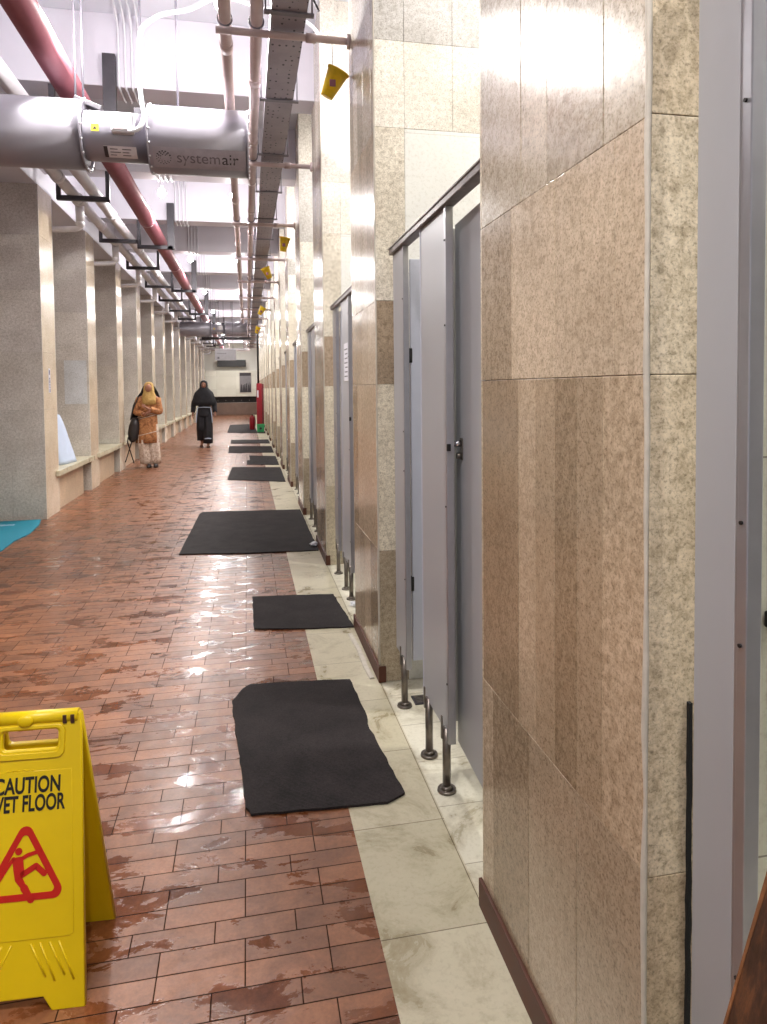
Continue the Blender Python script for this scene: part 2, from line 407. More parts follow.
def make_pier_mesh(kind, seed):
    global rnd
    rnd = random.Random(seed)
    a = MB().slabs(); b = MB().slabs(); b2 = MB().slabs()
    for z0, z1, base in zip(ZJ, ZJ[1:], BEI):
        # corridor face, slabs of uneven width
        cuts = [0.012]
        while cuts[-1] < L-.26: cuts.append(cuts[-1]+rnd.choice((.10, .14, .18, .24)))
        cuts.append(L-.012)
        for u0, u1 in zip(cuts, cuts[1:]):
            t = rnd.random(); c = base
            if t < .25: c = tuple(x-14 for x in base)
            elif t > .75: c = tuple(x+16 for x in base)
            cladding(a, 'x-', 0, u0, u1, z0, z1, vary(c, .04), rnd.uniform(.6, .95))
        a.slab = (.30, .27, .22, .3)
    # near and far narrow faces: speckled whites and browns
    NF = [((172, 158, 136), .9), ((222, 214, 194), .9), ((160, 142, 120), 1.0), ((222, 216, 202), .9), ((232, 228, 218), .7), ((196, 194, 190), .8), ((214, 210, 200), .8)]
    if kind == 'near': NF = [((196, 178, 150), 1.0), ((204, 190, 164), 1.0), ((208, 196, 172), 1.0), ((206, 192, 166), 1.0), ((214, 206, 182), .9), ((200, 196, 190), .8), ((214, 210, 200), .8)]
    if kind == 'pale': NF = [((206, 196, 172), .8), ((216, 208, 188), .8), ((170, 152, 132), .9), ((228, 222, 208), .8), ((232, 228, 218), .7), ((214, 210, 204), .7), ((220, 216, 208), .7)]
    for (z0, z1, (c, g)) in zip(ZJ, ZJ[1:], NF):
        cladding(b, 'y-', 0, .0, .150, z0, z1, vary(c, .03), g)
        cladding(b2, 'y+', L, .0, .150, z0, z1, vary(c, .03), g)
        if z0 > 2.7:
            for u0, u1 in ((.150, .40), (.40, .85), (.85, 1.3), (1.3, 2.04)):
                cladding(b, 'y-', 0, u0, u1, z0, z1, vary(c, .03), g*.8); cladding(b2, 'y+', L, u0, u1, z0, z1, vary(c, .03), g*.8)
    return a, b, b2
def pier(k, kind):
    sd = 11+k if k < 6 else 11+k % 3
    y = Y0+P*k
    if k == 0: lab = 'nearest polished beige granite pier, filling the right of the photo'
    elif k == 1: lab = 'polished granite pier at the far end of the stall with the open door'
    elif k == 2: lab = 'third granite pier from the front, just beyond the stall with the paper notice'
    else: lab = '%s granite pier from the front in the row on the right' % ORD[k+0]
    t = empty('stone_pier', (XR, y, 0), lab, 'pier', 'granite piers between the toilet stalls')
    MB().box((.0105, .0105, 0), (2.05, L-.0105, CEIL-.002)).build('core_wall', 'grout', t)
    a, b, b2 = make_pier_mesh(kind, sd)
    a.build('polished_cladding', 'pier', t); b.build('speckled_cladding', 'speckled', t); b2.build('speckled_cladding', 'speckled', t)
    for yy0, yy1 in ((.001, .0115), (L-.0115, L-.001)): MB().box((.151, yy0, 0), (2.05, yy1, 2.789), .0005).build('tiled_side', 'tile_beige' if k == 0 else 'tile_white', t)
    s = MB(); s.box((-.011, -.006, .001), (-.0005, L+.006, .084), .002); s.box((-.011, -.013, .001), (.028, -.003, .084), .002)
    s.build('skirting', 'skirt', t)
    c = MB(); 
    pts = [(-.003+rnd.uniform(-.0015, .0015), .004, z*.12+.09) for z in range(int((CEIL-.15)/.12))]
    c.path(pts, [.0045+rnd.uniform(-.0015, .0015) for _ in pts], 8); c.build('corner_caulk', 'caulk', t)
    if k == 0:
        e = MB(); n = 26
        ring = []
        for i in range(n):
            z = .02+i*.038; x = .070+rnd.uniform(-.0012, .0012)
            ring.append([(x, -.009, z), (x+.006+rnd.uniform(-.001, .001), -.009, z), (x+.006, -.001, z), (x, -.001, z)])
        e.loft(ring, smooth=False); e.build('black_foam_strip', 'blackfoam', t)
    return t
PIERM = {}
for k in range(0, 17): pier(k, 'near' if k == 0 else ('pale' if k % 3 == 2 else 'std'))

# ------------------------------------------------------------------ left pillars
ZL = [0, .585, 1.283, 1.953, 2.665, 3.3, 3.88]
GRY = [(206, 200, 190), (204, 198, 190), (206, 200, 192), (212, 206, 200), (202, 196, 192), (196, 190, 188)]
def pillar(k):
    global rnd
    rnd = random.Random(50+(k if k < 5 else 5+k % 3))
    y = YL+P*k
    lab = {0: 'nearest grey granite pillar on the left, behind the turquoise mat', 1: 'second left pillar with one pale slab, behind the cloth bundle on the bench',
           2: 'third left pillar, beside the person in the orange tunic'}.get(k, '%s granite pillar from the front along the left side' % ORD[k])
    t = empty('stone_pillar', (XL, y, 0), lab, 'pillar', 'granite pillars along the left side')
    MB().box((-1.15, .011, 0), (-.011, LL-.011, 3.879)).build('pillar_core', 'grout', t)
    g = MB().slabs(); g2 = MB().slabs(); c = MB().slabs()
    for i, (z0, z1, col) in enumerate(zip(ZL, ZL[1:], GRY)):
        xs = [-1.15, -.36, 0] if i == 0 else ([-1.15, -.72, 0] if i % 2 else [-1.15, -.5, 0])
        for x0, x1 in zip(xs, xs[1:]):
            cc = col; gr = .75
            if k == 1 and i == 2 and x1 == 0: pass
            cladding(g, 'y-', 0, x0, x1, z0, z1, vary(cc, .05), gr); cladding(g2, 'y+', LL, x0, x1, z0, z1, vary(cc, .05), gr)
        if k == 1 and i == 2:
            g.slab = (*srgb(214, 216, 218)[:3], .25); g.box((-.345, -.0025, z0+.02), (-.03, .002, z1), .001)
        if k == 2 and i == 0:
            g.slab = (*srgb(206, 202, 192)[:3], .5); g.box((-.9, -.002, .0), (-.0, .002, .6), .001)
        cladding(c, 'x+', 0, .011, LL-.011, z0, z1, vary((212, 196, 174), .05), .35)
    g.build('grey_cladding', 'pillar', t); g2.build('grey_cladding', 'pillar', t); c.build('beige_corner_cladding', 'pier', t)
    return t
for k in range(0, 14): pillar(k)
o = structure(MB().box((-5.2, YEND-.02, 0), (XL, YEND-.001, 2)).build('trim_4', 'wallpaint'))

# blue label on the nearest pillar
t = empty('wall_label', (XL+.0005, YL+.22, 1.48), 'narrow navy and white vertical label on the nearest left pillar', 'label')
MB().box((0, 0, 0), (.003, .075, .29), .001).build('label_plate', 'paper', t)
n = MB()
for i, (a, b) in enumerate(((.005, .045), (.052, .075), (.082, .108), (.115, .15), (.157, .18), (.215, .27))): n.box((.003, .02, a), (.004, .058, b), .0004)
n.build('dark_blocks', 'navy', t)

# benches between the left pillars
def bench(k):
    y0 = YL+P*k+LL+.004; y1 = YL+P*(k+1)-.004
    lab = {0: 'pale stone bench between the two nearest left pillars, carrying the cloth bundle',
           1: 'stone bench between the second and third left pillars'}.get(k, 'stone bench between the %s and %s left pillars' % (ORD[k], ORD[k+1]))
    t = empty('stone_bench', (XL, y0, 0), lab, 'bench', 'stone benches between the left pillars')
    W = y1-y0
    s = MB(); s.prism([(-.75, .0), (.004, 0), (.004, -.16), (.045, -.16), (.045, W+.05), (.004, W+.05), (.004, W), (-.75, W)], .45, .52, .004); s.build('seat_slab', 'marble', t)
    b = MB().slabs()
    for i in range(3):
        u = .004+i*(W-.30)/3; cladding(b, 'x+', -.05, u, u+(W-.30)/3, 0, .449, vary((196, 174, 148), .05), .6, .03)
    b.slab = (*srgb(150, 135, 115)[:3], .5); b.box((-.72, .004, 0), (-.079, W-.30, .449)); b.box((-.72, W-.30, 0), (-.35, W-.004, .449))
    b.build('bench_base', 'pillar', t)
    return t
for k in range(0, 13): bench(k)

# cloth bundle on the first bench
def bundle():
    mb = MB(); rings = []
    for i in range(14):
        t = i/13; z = .521+t*.66
        w = .40*max(.06, 1-t**2.6)**.6; d = .19*(1-t*.75); cy = 10.0-.12*t; cx = -2.53
        ring = []
        for j in range(28):
            a = 2*PI*j/28; q = 1+.07*math.sin(a*5+t*3)+.04*math.sin(a*9-t*5)
            ring.append((cx+d*math.cos(a)*q, cy+w*math.sin(a)*q, z))
        rings.append(ring)
    mb.loft(rings); o = mb.build('cloth_bundle', 'cloth'); props(o, 'pale blue-white cloth bundle standing on the nearest stone bench', 'cloth bundle')
bundle()

# ------------------------------------------------------------------ toilet stall fronts
XS_ = .71
def leg_mb(y, top=.255, x=XS_):
    mb = MB(); mb.cyl((x, y, .012), (x, y, top), .0155, seg=16); return mb
def stall(k, side0, side1, label, open_far=False, notice=False):
    """front of the bay that ends at pier k; local y runs back from that pier's near face"""
    yo = Y0+P*k
    t = empty('toilet_stall', (XS_, yo, 0), label, 'toilet stall', 'grey toilet stalls between the piers')
    y_a, y_b = -(P-L)+.006, -.004                     # clear width of the bay
    rl = MB(); y_e = -.10 if k else -.02; rl.box((-.024, y_a, 2.139), (.022, y_e, 2.176), .004); rl.box((-.028, y_a, 2.164), (-.022, y_e, 2.172), .002); rl.build('head_rail', 'railmetal', t)
    # centre fascia
    fa, fb = -1.026, -.652
    MB().box((-.0095, fa+.02, .225), (.0095, fb-.005, 2.138), .002).build('fascia_panel', 'laminate', t)
    ch = MB()
    ch.box((-.014, fa, .20), (.014, fa+.022, 2.139), .002); ch.build('edge_channel', 'alu', t)
    ch = MB(); ch.box((-.0115, fb-.008, .22), (.0115, fb+.004, 2.139), .002); ch.build('edge_channel', 'laminate_edge_lit_door', t)
    sc_ = MB()
    for z in (.42, 1.07, 1.72, 2.02): sc_.cyl((-.0125, fa+.013, z), (-.017, fa+.013, z), .0035, seg=10)
    sc_.build('screws', 'screw', t)
    # side panel beside the pier
    MB().box((-.0095, side0, .225), (.0095, side1, 2.138), .002).build('side_panel', 'laminate', t)
    ch = MB(); ch.box((-.013, side0-.028, .2), (.013, side0-.008, 2.139), .002); ch.box((-.0105, side0-.007, .21), (.0105, side0-.0005, 2.139), .001); ch.build('edge_channel', 'alu', t)
    sc_ = MB()
    for z in (.62, 1.12, 1.30, 1.9): sc_.cyl((-.0125, side0-.017, z), (-.016, side0-.017, z), .003, seg=10)
    sc_.build('screws', 'screw', t)
    # panel in the other corner (against the nearer pier)
    MB().box((-.0095, y_a+.02, .225), (.0095, y_a+.10, 2.138), .002).build('side_panel', 'laminate', t)
    # partition between the two cubicles
    MB().box((.024, -.86, .2), (1.3, -.842, 2.1), .002).build('partition_panel', 'laminate', t)
    for ly in (fa+.055, fb-.07, (side0+side1)/2-.055 if side0 < -.2 else side0+.02):
        g = MB(); g.cyl((-.006, ly, .013), (-.006, ly, .24), .0155, seg=18); g.box((-.027, ly-.006, .20), (-.0215, ly+.006, .285), .001)
        lg = g.build('leg', 'steel', t)
        fl = MB(); fl.cyl((-.006, ly, 0), (-.006, ly, .009), .036, .034, seg=24); fl.cyl((-.006, ly, .009), (-.006, ly, .02), .024, .018, seg=20); fl.build('foot_flange', 'steel', lg)
    def door(y0, y1, ang, pivot):
        # built along +y from the pivot, swings inwards
        Wd = abs(y1-y0); d = bpy.data.objects.new('door', None)
        mb = MB(); mb.box((-.009, 0, .15), (.009, Wd, 2.10), .002)
        dd = mb.build('door', 'laminate', t, (.045, pivot, 0), (0, 0, ang)); bpy.data.objects.remove(d)
        ln = MB(); ln.box((-.014, Wd-.100, 1.235), (-.0095, Wd-.067, 1.315), .003); ln.cyl((-.0135, Wd-.083, 1.25), (-.03, Wd-.083, 1.25), .011, seg=16)
        ln.build('latch_plate', 'steel', dd)
        kn = MB(); kn.cyl((-.014, Wd-.083, 1.295), (-.042, Wd-.083, 1.295), .012, seg=20); kn.cyl((-.042, Wd-.083, 1.295), (-.05, Wd-.083, 1.295), .015, seg=20); kn.build('latch_knob', 'chrome', dd)
        return dd
    door(0, .515, math.radians(-2.2), y_a+.105)
    st = MB(); st.box((-.016, fa-.012, 1.272), (-.002, fa-.001, 1.298), .002); st.build('rubber_stop', 'black', t)
    Wf = (side0-.03)-(fb+.012)
    if open_far:
        mb = MB(); mb.box((0, -.009, .15), (.52, .009, 2.12), .002)
        dd = mb.build('door', 'laminate_edge_lit_door', t, (.072, -.125, 0), (0, 0, math.radians(1)))  # paler laminate than the other doors: light on its face put into the colour
        [MB().box((-.012, -.014, hz), (.008, .012, hz+.07), .002).build('hinge', 'black', dd) for hz in (1.62, .5)]
    elif k:
        mb = MB(); mb.box((-.009, fb+.014, .15), (.009, side0-.034, 2.10), .002); mb.build('door', 'laminate', t, (.024, 0, 0))
    if notice:
        n = MB(); n.box((-.0025, 0, 0), (0, .19, .27), .0008)
        o = n.build('paper_notice', 'paper', None, (XS_-.0102, yo-.87-.11, 1.55)); props(o, 'white paper notice taped to the grey stall front in the second bay', 'notice')
        ln = MB()
        for i in range(7): ln.box((-.0032, .02, .03+i*.032), (-.0025, .17-(i % 3)*.02, .038+i*.032))
        ln.build('printed_lines', 'inklight', o)
    return t
stall(0, -.128, -.035, 'grey stall edge at the right border of the photo, before the nearest pier')
stall(1, -.325, -.125, 'nearest full grey toilet stall, with one door standing open', open_far=True)
stall(2, -.325, -.125, 'second grey toilet stall along the row, with a paper notice', notice=True)
for k in range(3, 17):
    stall(k, -.325, -.125, '%s grey toilet stall along the row, doors closed, right of the mats' % ORD[k-1])

# rubber stop seen on the tiled wall by the near stall
o = MB().box((.0, -.012, 0), (.016, 0, .028), .003).build('rubber_bumper', 'black', None, (XR+.217, Y0-.0005, 1.085)); props(o, 'small black rubber bumper on the beige tiled wall at the right border', 'bumper')

# ------------------------------------------------------------------ floor things
def mat_thing(pts, label, group='black rubber mats in front of the stalls', mat='rubber', th=.009, seed=0, name='rubber_mat'):
    r = random.Random(seed); cx = sum(p[0] for p in pts)/len(pts); cy = sum(p[1] for p in pts)/len(pts); out = []
    for i, p in enumerate(pts):
        q = pts[(i+1) % len(pts)]; d = math.hypot(q[0]-p[0], q[1]-p[1]); n = max(2, int(d/.045))
        for j in range(n):
            t = j/n; x, y = p[0]+(q[0]-p[0])*t, p[1]+(q[1]-p[1])*t
            if j: x += r.uniform(-.0035, .0035); y += r.uniform(-.0035, .0035)
            out.append((x-cx, y-cy))
    mb = MB(); bm = bmesh.new(); vs = [bm.verts.new((x, y, 0)) for x, y in out]; fc = bm.faces.new(vs)
    ex = bmesh.ops.extrude_face_region(bm, geom=[fc])
    for v in [g for g in ex['geom'] if isinstance(g, bmesh.types.BMVert)]: v.co.z = th
    mb.add(bm); o = mb.build(name, mat, None, (cx, cy, .0015)); props(o, label, 'mat', group); return o
mats = [
 ([(-.095, 3.29), (-.045, 3.42), (-.01, 3.461), (.25, 3.44), (.492, 3.407), (.51, 3.0), (.50, 2.93), (.545, 2.393), (.47, 2.35), (.2, 2.37), (-.01, 2.385), (-.03, 2.43)], 'nearest and largest looking black rubber mat, overlapping the marble border'),
 ([(.011, 4.939), (.3, 4.91), (.59, 4.867), (.631, 4.166), (.3, 4.21), (.018, 4.273)], 'second black rubber mat from the front, smaller and rectangular'),
 ([(-.58, 8.42), (-.55, 8.539), (.62, 8.409), (.625, 6.24), (0, 6.28), (-.629, 6.392)], 'third black rubber mat, wide and reaching well into the corridor'),
 ([(-.296, 13.337), (.60, 13.054), (.588, 11.034), (-.345, 11.528)], 'fourth black rubber mat from the front'),
 ([(.031, 15.575), (.60, 15.27), (.60, 13.527), (-.021, 13.729), (-.02, 14.5), (.04, 14.55)], 'fifth black rubber mat, narrower with a stepped left edge'),
 ([(-.471, 18.294), (.60, 17.941), (.60, 16.202), (-.451, 16.355)], 'sixth black rubber mat, level with the person in black'),
 ([(-.475, 20.509), (.60, 20.357), (.60, 18.945), (-.455, 19.188)], 'seventh black rubber mat, just behind the sixth'),
 ([(-.714, 29.276), (.25, 29.6), (.32, 24.9), (.599, 24.4), (.599, 23.3), (-.678, 24.0)], 'farthest black rubber mat, by the green box')]
for i, (p, lab) in enumerate(mats): mat_thing(p, lab, seed=i)
tm = mat_thing([(-3.3, 8.50), (-2.365, 8.51), (-2.30, 8.2), (-2.255, 7.72), (-2.30, 7.35), (-2.28, 6.92), (-3.3, 6.7)], 'turquoise floor mat at the left border before the nearest left pillar', None, 'turquoise', .01, 40, 'turquoise_mat')
w = MB()
for i in range(9): w.box((-.22+i*.028, .50+rnd.uniform(-.01, .01), .0102), (-.205+i*.028, .56+rnd.uniform(-.01, .02), .0108))
w.build('faded_print', 'cloth', tm)
mat_thing([(-.01, .0), (.004, .0), (.002, .33), (-.012, .33)], 'x') if False else None

# bits on the floor
sl = MB(); sl.loft([[(x+.014*s1, y, z) for s1, z in ((-1, .002), (1, .002), (.8, .012), (-.7, .01))] for x, y in ((.590, 4.05), (.602, 3.8), (.598, 3.55), (.606, 3.40))], smooth=False)
props(sl.build('tile_sliver', 'caulk'), 'long pale broken tile sliver lying beside the second pier base', 'debris')
r2 = random.Random(5)
def crumple(x, y, s, name, label, mat='white', z=.0):
    bm = bmesh.new(); bmesh.ops.create_icosphere(bm, subdivisions=2, radius=s)
    for v in bm.verts: v.co *= r2.uniform(.6, 1.15); v.co.z *= .45; v.co.z = max(v.co.z, -s*.3)
    mb = MB(); mb.add(bm); o = mb.build(name, mat, None, (x, y, z+s*.3)); props(o, label, 'litter'); return o
crumple(.705, 4.60, .04, 'crumpled_tissue', 'white crumpled tissue beside the foot of the second stall')
crumple(.60, 6.42, .05, 'crumpled_tissue', 'white crumpled scrap on the right corner of the third mat', z=.011)
dc = empty('floor_drain', (.80, 3.12, -.001), 'small dark floor drain grate inside the nearest stall', 'drain')
MB().box((-.045, -.045, 0), (.045, .045, .006), .001).build('drain_plate', 'darksteel', dc)
g = MB()
for i in range(5): g.box((-.035, -.034+i*.015, .0062), (.035, -.027+i*.015, .009), .001)
g.build('grate_bars', 'steel', dc)

# leaning plank at the lower right corner
def plank():
    t = empty('wooden_plank', (.0, .0, 0), 'worn dark brown wooden plank leaning in the bottom right corner', 'plank')
    a = Vector((.335, .70, .016)); b = Vector((.676, .70, 1.07)); d = (b-a).normalized()
    w = Vector((0, -1, 0)); w = (w-d*w.dot(d)).normalized(); n = d.cross(w).normalized()
    def ring(p, u0, u1, th): return [p+w*u0-n*th, p+w*u1-n*th, p+w*u1+n*th, p+w*u0+n*th]
    mb = MB(); N = 12
    mb.loft([ring(a+d*((b-a).length*i/N), .006+.003*math.sin(i*1.3), .16-.01*math.sin(i*.9), .011+.001*math.sin(i*2.1)) for i in range(N+1)], smooth=False)
    mb.build('board', 'wood', t)
    mb = MB(); mb.loft([ring(a+d*((b-a).length*i/N), -.0, .0055+.002*math.sin(i*1.3), .0118) for i in range(N+1)], smooth=False); mb.build('edge_strip', 'wood_edge', t)
    g = MB()
    for u in (.045, .085, .12): g.loft([ring(a+n*.012+d*((b-a).length*i/N), u+.003*math.sin(i*1.7+u*50), u+.008+.003*math.sin(i*1.7+u*50), .0025) for i in range(N+1)], smooth=False)
    g.build('raised_grain', 'wood', t)
plank()

# ------------------------------------------------------------------ caution sign
def caution():
    al = math.radians(4.0)
    t = empty('caution_sign', (-.556, 1.878, 0), 'yellow folding caution wet floor sign standing at the lower left', 'sign', None, -al)
    H = .672; depth = .138
    tilt = math.atan2(depth, H)
    def frame(sgn):
        # u -> x, v -> up along the leaning panel, normal towards the viewer for sgn=-1
        y_b = sgn*depth
        Z = Vector((0, -sgn*math.sin(tilt), math.cos(tilt))); X = Vector((1, 0, 0)); N = X.cross(Z)
        m = Matrix.Identity(4)
        for i in range(3): m[i][0], m[i][1], m[i][2] = X[i], Z[i], N[i]
        m[1][3] = y_b; return m
    Lp = math.hypot(H, depth)
    hb, ht = .152, .118
    def hw(v): return hb+(ht-hb)*v/Lp
    def outline():
        return [(-hb, 0), (-hb+.074, 0), (-hb+.095, .032), (hb-.095, .032), (hb-.074, 0), (hb, 0), (hw(Lp-.012), Lp-.012), (ht-.01, Lp-.002), (-ht+.01, Lp-.002), (-hw(Lp-.012), Lp-.012)]
    hole = rounded(.140, .052, .012, 4, 0, Lp-.066)
    F = frame(-1); B = frame(1)
    fp = plate('front_panel', [outline(), hole], .016, 'yellow', t, .003, F)
    bp = plate('back_panel', [outline(), hole], .016, 'yellow', t, .003, B)
    lift = lambda z: F @ Matrix.Translation((0, 0, z))
    # hinge tube + pivot lugs
    hg = MB(); hg.cyl((-ht+.004, 0, H-.014), (ht-.004, 0, H-.014), .017, seg=20); hg.sphere((-.012, -.018, H-.016), .019, 16, (1.0, .35, .8))
    hg.build('hinge_tube', 'yellow', t)
    ln = MB()
    for x in (.083, .102): ln.box((x-.005, -.0175, H-.028), (x+.005, -.0145, H-.006), .001)
    ln.build('hinge_slots', 'wood', t)
    # raised rim round the hand hole, raised centre field, chevron ribs
    plate('handle_rim', [rounded(.166, .078, .018, 5, 0, Lp-.071), rounded(.149, .060, .014, 5, 0, Lp-.068)], .005, 'yellow', t, .0018, lift(.009))
    plate('raised_field', [[(-hw(.17)+.022, .168), (-hw(.17)+.03, .160), (hw(.17)-.03, .160), (hw(.17)-.022, .168), (hw(.55)-.022, .545), (-hw(.55)+.022, .545)]], .002, 'yellow', t, .0008, lift(.0085))
    for FR, nm in ((F, 'front'), (B, 'back')):
        rb = MB()
        for i in range(-5, 6):
            if i == 0: continue
            x0 = .022*i; sgn = 1 if i > 0 else -1
            n1 = (x0, .150, .0085 if FR is F else -.0085); n2 = (x0+sgn*.038, .062+.012*(abs(i) % 2), n1[2])
            if abs(n2[0]) < hb-.018: rb.path([FR @ Vector(n1), FR @ Vector(n2)], .0022, 8)
        rb.build('chevron_ribs', 'yellow', t)
    def txt(body, size, v, u=0, sxx=.86, **kw):
        return text_obj('lettering', body, size, 'signblack', t, lift(.0102) @ Matrix.Translation((u, v, 0)), sx=sxx, offset=.0012, **kw)
    txt('CAUTION', .053, Lp-.190, 0, .66); txt('WET FLOOR', .053, Lp-.233, 0, .60)
    # warning triangle
    def tri(c, R, r, n=6):
        out = []
        for a0 in (90, 210, 330):
            p = (c[0]+(R-2*r)*math.cos(math.radians(a0))*1.0, c[1]+(R-2*r)*math.sin(math.radians(a0)))
            for i in range(n+1):
                a = math.radians(a0-60+120*i/n); out.append((p[0]+r*math.cos(a), p[1]+r*math.sin(a)))
        return out
    cv = .265+.046
    sq = lambda ps: [(x*.93, cv+(y-cv)*.98) for x, y in ps]
    plate('warning_triangle', [sq(tri((0, cv), .129, .020)), sq(tri((0, cv), .097, .009))], .0012, 'signred', t, 0, lift(.0102))
    mn = MB(); zz = .0104
    def cap(pts, r):
        for p, q in zip(pts, pts[1:]):
            d = Vector((q[0]-p[0], q[1]-p[1])); n = Vector((-d.y, d.x)).normalized()
            r0, r1 = (r if not isinstance(r, tuple) else r[0]), (r if not isinstance(r, tuple) else r[1])
            mn.prism([(p[0]+n.x*r0, p[1]+n.y*r0), (p[0]-n.x*r0, p[1]-n.y*r0), (q[0]-n.x*r1, q[1]-n.y*r1), (q[0]+n.x*r1, q[1]+n.y*r1)], zz-.0005, zz+.0005)
        for p in pts: mn.prism([(p[0]+r0*math.cos(2*PI*i/12), p[1]+r0*math.sin(2*PI*i/12)) for i in range(12)], zz-.0005, zz+.0004)
    S = lambda x, y: ((x-160)*.000405, .311+(430-y)*.000405+.008)
    hc = S(124, 326); mn.prism([(hc[0]+.0085*math.cos(2*PI*i/18), hc[1]+.0085*math.sin(2*PI*i/18)) for i in range(18)], zz-.0005, zz+.0005)
    mn.prism([S(88, 360), S(150, 355), S(160, 430), S(165, 470), S(110, 490), S(98, 430)], zz-.0005, zz+.0005)
    cap([S(148, 366), S(178, 350), S(248, 334)], .0046); cap([S(96, 366), S(62, 410), S(14, 486)], .0046)
    cap([S(140, 465), S(228, 415), S(278, 462)], .0068); cap([S(130, 480), S(165, 535), S(206, 600)], (.009, .006))
    o = mn.build('slipping_figure', 'signred', t); o.data.transform(F)
    # faint moulded inscription
    text_obj('moulded_inscription', 'MADE IN CHINA', .009, 'yellow', t, lift(.0088) @ Matrix.Translation((-.02, Lp-.142, 0)), thick=.0008)
    return t
caution()

# ------------------------------------------------------------------ pipes and services
def cyl_run(name, x, z, r, y0, y1, mat, label, cat, group=None, collar=2.36, cr=1.12, first=0.8):
    mb = MB(); mb.cyl((x, y0, z), (x, y1, z), r, seg=24)
    o = mb.build(name, mat); props(o, label, cat, group)
    y = y0+first
    while y < y1-.1: MB().cyl((x, y-.045, z), (x, y+.045, z), r*cr, seg=24).build('coupling', mat, o); y += collar
    return o
cyl_run('red_pipe', -1.28, 3.80, .098, YB+.02, 40.6, 'redpipe', 'thick faded red pipe running along the ceiling on the left', 'pipe', None, P*1.5, 1.08, 2.3)
cyl_run('white_pipe', -1.745, 3.865, .066, YB+.02, 40.6, 'whitepipe', 'right one of the two white pipes left of the red pipe', 'pipe', 'white pipes over the left pillars', P, 1.15, 1.2)
WPB = cyl_run('white_pipe', -2.00, 3.86, .062, YB+.02, 40.6, 'whitepipe', 'left one of the two white pipes, with drops to the pillars', 'pipe', 'white pipes over the left pillars', P, 1.15, 1.9)
cyl_run('slim_pipe', -.087, 3.645, .037, YB+.02, 36, 'pinkpipe', 'left one of the two slim rose-grey pipes beside the cable tray', 'pipe', 'slim pipes over the corridor', 1.18, 1.16, .55)
cyl_run('slim_pipe', .093, 3.645, .037, YB+.02, 36, 'pinkpipe', 'right one of the two slim rose-grey pipes, next to the cable tray', 'pipe', 'slim pipes over the corridor', 1.18, 1.16, 1.0)
# tees dropping from the left white pipe to the pillars
for k in range(0, 14):
    y = YL+P*k+.62
    mb = MB(); mb.cyl((-2.0, y-.11, 3.86), (-2.0, y+.11, 3.86), .078, seg=20); mb.cyl((-2.0, y, 3.80), (-2.0, y, 3.60), .055, .048, seg=18); mb.sphere((-2.0, y, 3.58), .056, 14)
    mb.path([(-2.0, y, 3.66), (-2.0, y, 3.52), (-2.30, y, 3.50), (-2.62, y, 3.50)], .035, 12, 0, .07)
    mb.build('pipe_tee', 'whitepipe', WPB)
# U brackets for the white pipes
for k in range(-3, 13):
    y = 6.26+P*(k+1)+.06
    if y > 40.5: break
    mb = MB(); mb.box((-2.14, y-.03, 3.735), (-1.55, y+.03, 3.79), .004); mb.box((-2.14, y-.03, 3.79), (-2.095, y+.03, BEAM-.001), .003); mb.box((-1.595, y-.03, 3.79), (-1.55, y+.03, BEAM-.001), .003)
    o = mb.build('pipe_bracket', 'darksteel')
    props(o, 'dark U-shaped bracket under the two white pipes, above the gap before %s left pillar' % ORD[max(0, k+1)] if k >= 0 else 'dark U-shaped bracket under the white pipes, out over the near corridor', 'bracket', 'U brackets under the white pipes')
RB = []
for i, k in enumerate((0, 2, 4, 6, 8, 10, 12)):
    y = 6.26+P*k-.032
    t = empty('pipe_bracket', (-1.28, y, 3.64), '%s steel hanger carrying the thick red pipe, counted from the front' % ORD[i], 'bracket', 'hangers under the red pipe')
    MB().box((.135, -.03, 0), (.24, .03, .70), .004).build('hanger_post', 'darksteel', t)
    MB().box((-.30, -.03, .0), (.22, .025, .055), .004).box((-.30, -.03, .055), (-.25, .025, .30), .004).build('hook_bar', 'darksteel', t)
# cross bars and hangers on the right
for k in range(1, 15):
    y = Y0+P*k+.775
    mb = MB(); mb.cyl((-.14, y, 3.578), (XR-.004, y, 3.578), .021, seg=14); mb.cyl((.38, y, 3.578), (.44, y, 3.578), .028, seg=14); mb.cyl((XR-.02, y, 3.578), (XR-.0008, y, 3.578), .042, seg=16)
    t = mb.build('cross_bar', 'pinkpipe'); props(t, 'horizontal pipe bar fixed to the %s right pier, under the cable tray' % ORD[k], 'bar', 'cross bars from the right piers')
    c = MB(); c.torus((-.087, y, 3.645), .041, .006, 'Y'); c.torus((.093, y, 3.645), .041, .006, 'Y'); c.build('pipe_clamps', 'greysteel', t)
t = empty('cable_tray', (.27, 0, 3.61), 'perforated grey metal cable tray running along the ceiling', 'cable tray')
mb = MB(); mb.box((-.098, YB+.02, 0), (.098, 36, .003)); mb.box((-.1, YB+.02, 0), (-.096, 36, .07)); mb.box((.096, YB+.02, 0), (.1, 36, .07)); mb.build('tray_channel', 'tray', t)
y = .4
while y < 35: mb = MB(); mb.box((-.14, y-.02, -.012), (.14, y+.02, -.001), .002); mb.cyl((.13, y, -.005), (.13, y, CEIL-3.612), .005, seg=8); mb.cyl((-.13, y, -.005), (-.13, y, CEIL-3.612), .005, seg=8); mb.build('strap_hanger', 'greysteel', t); y += P/2
mb = MB()
for i in range(5): mb.path([(-.07+.032*i+.006*math.sin(j*1.1+i), YB+.1+j*1.3, .018+.004*math.sin(j+i)) for j in range(30)], .011, 8)
mb.build('cables', 'ink', t)
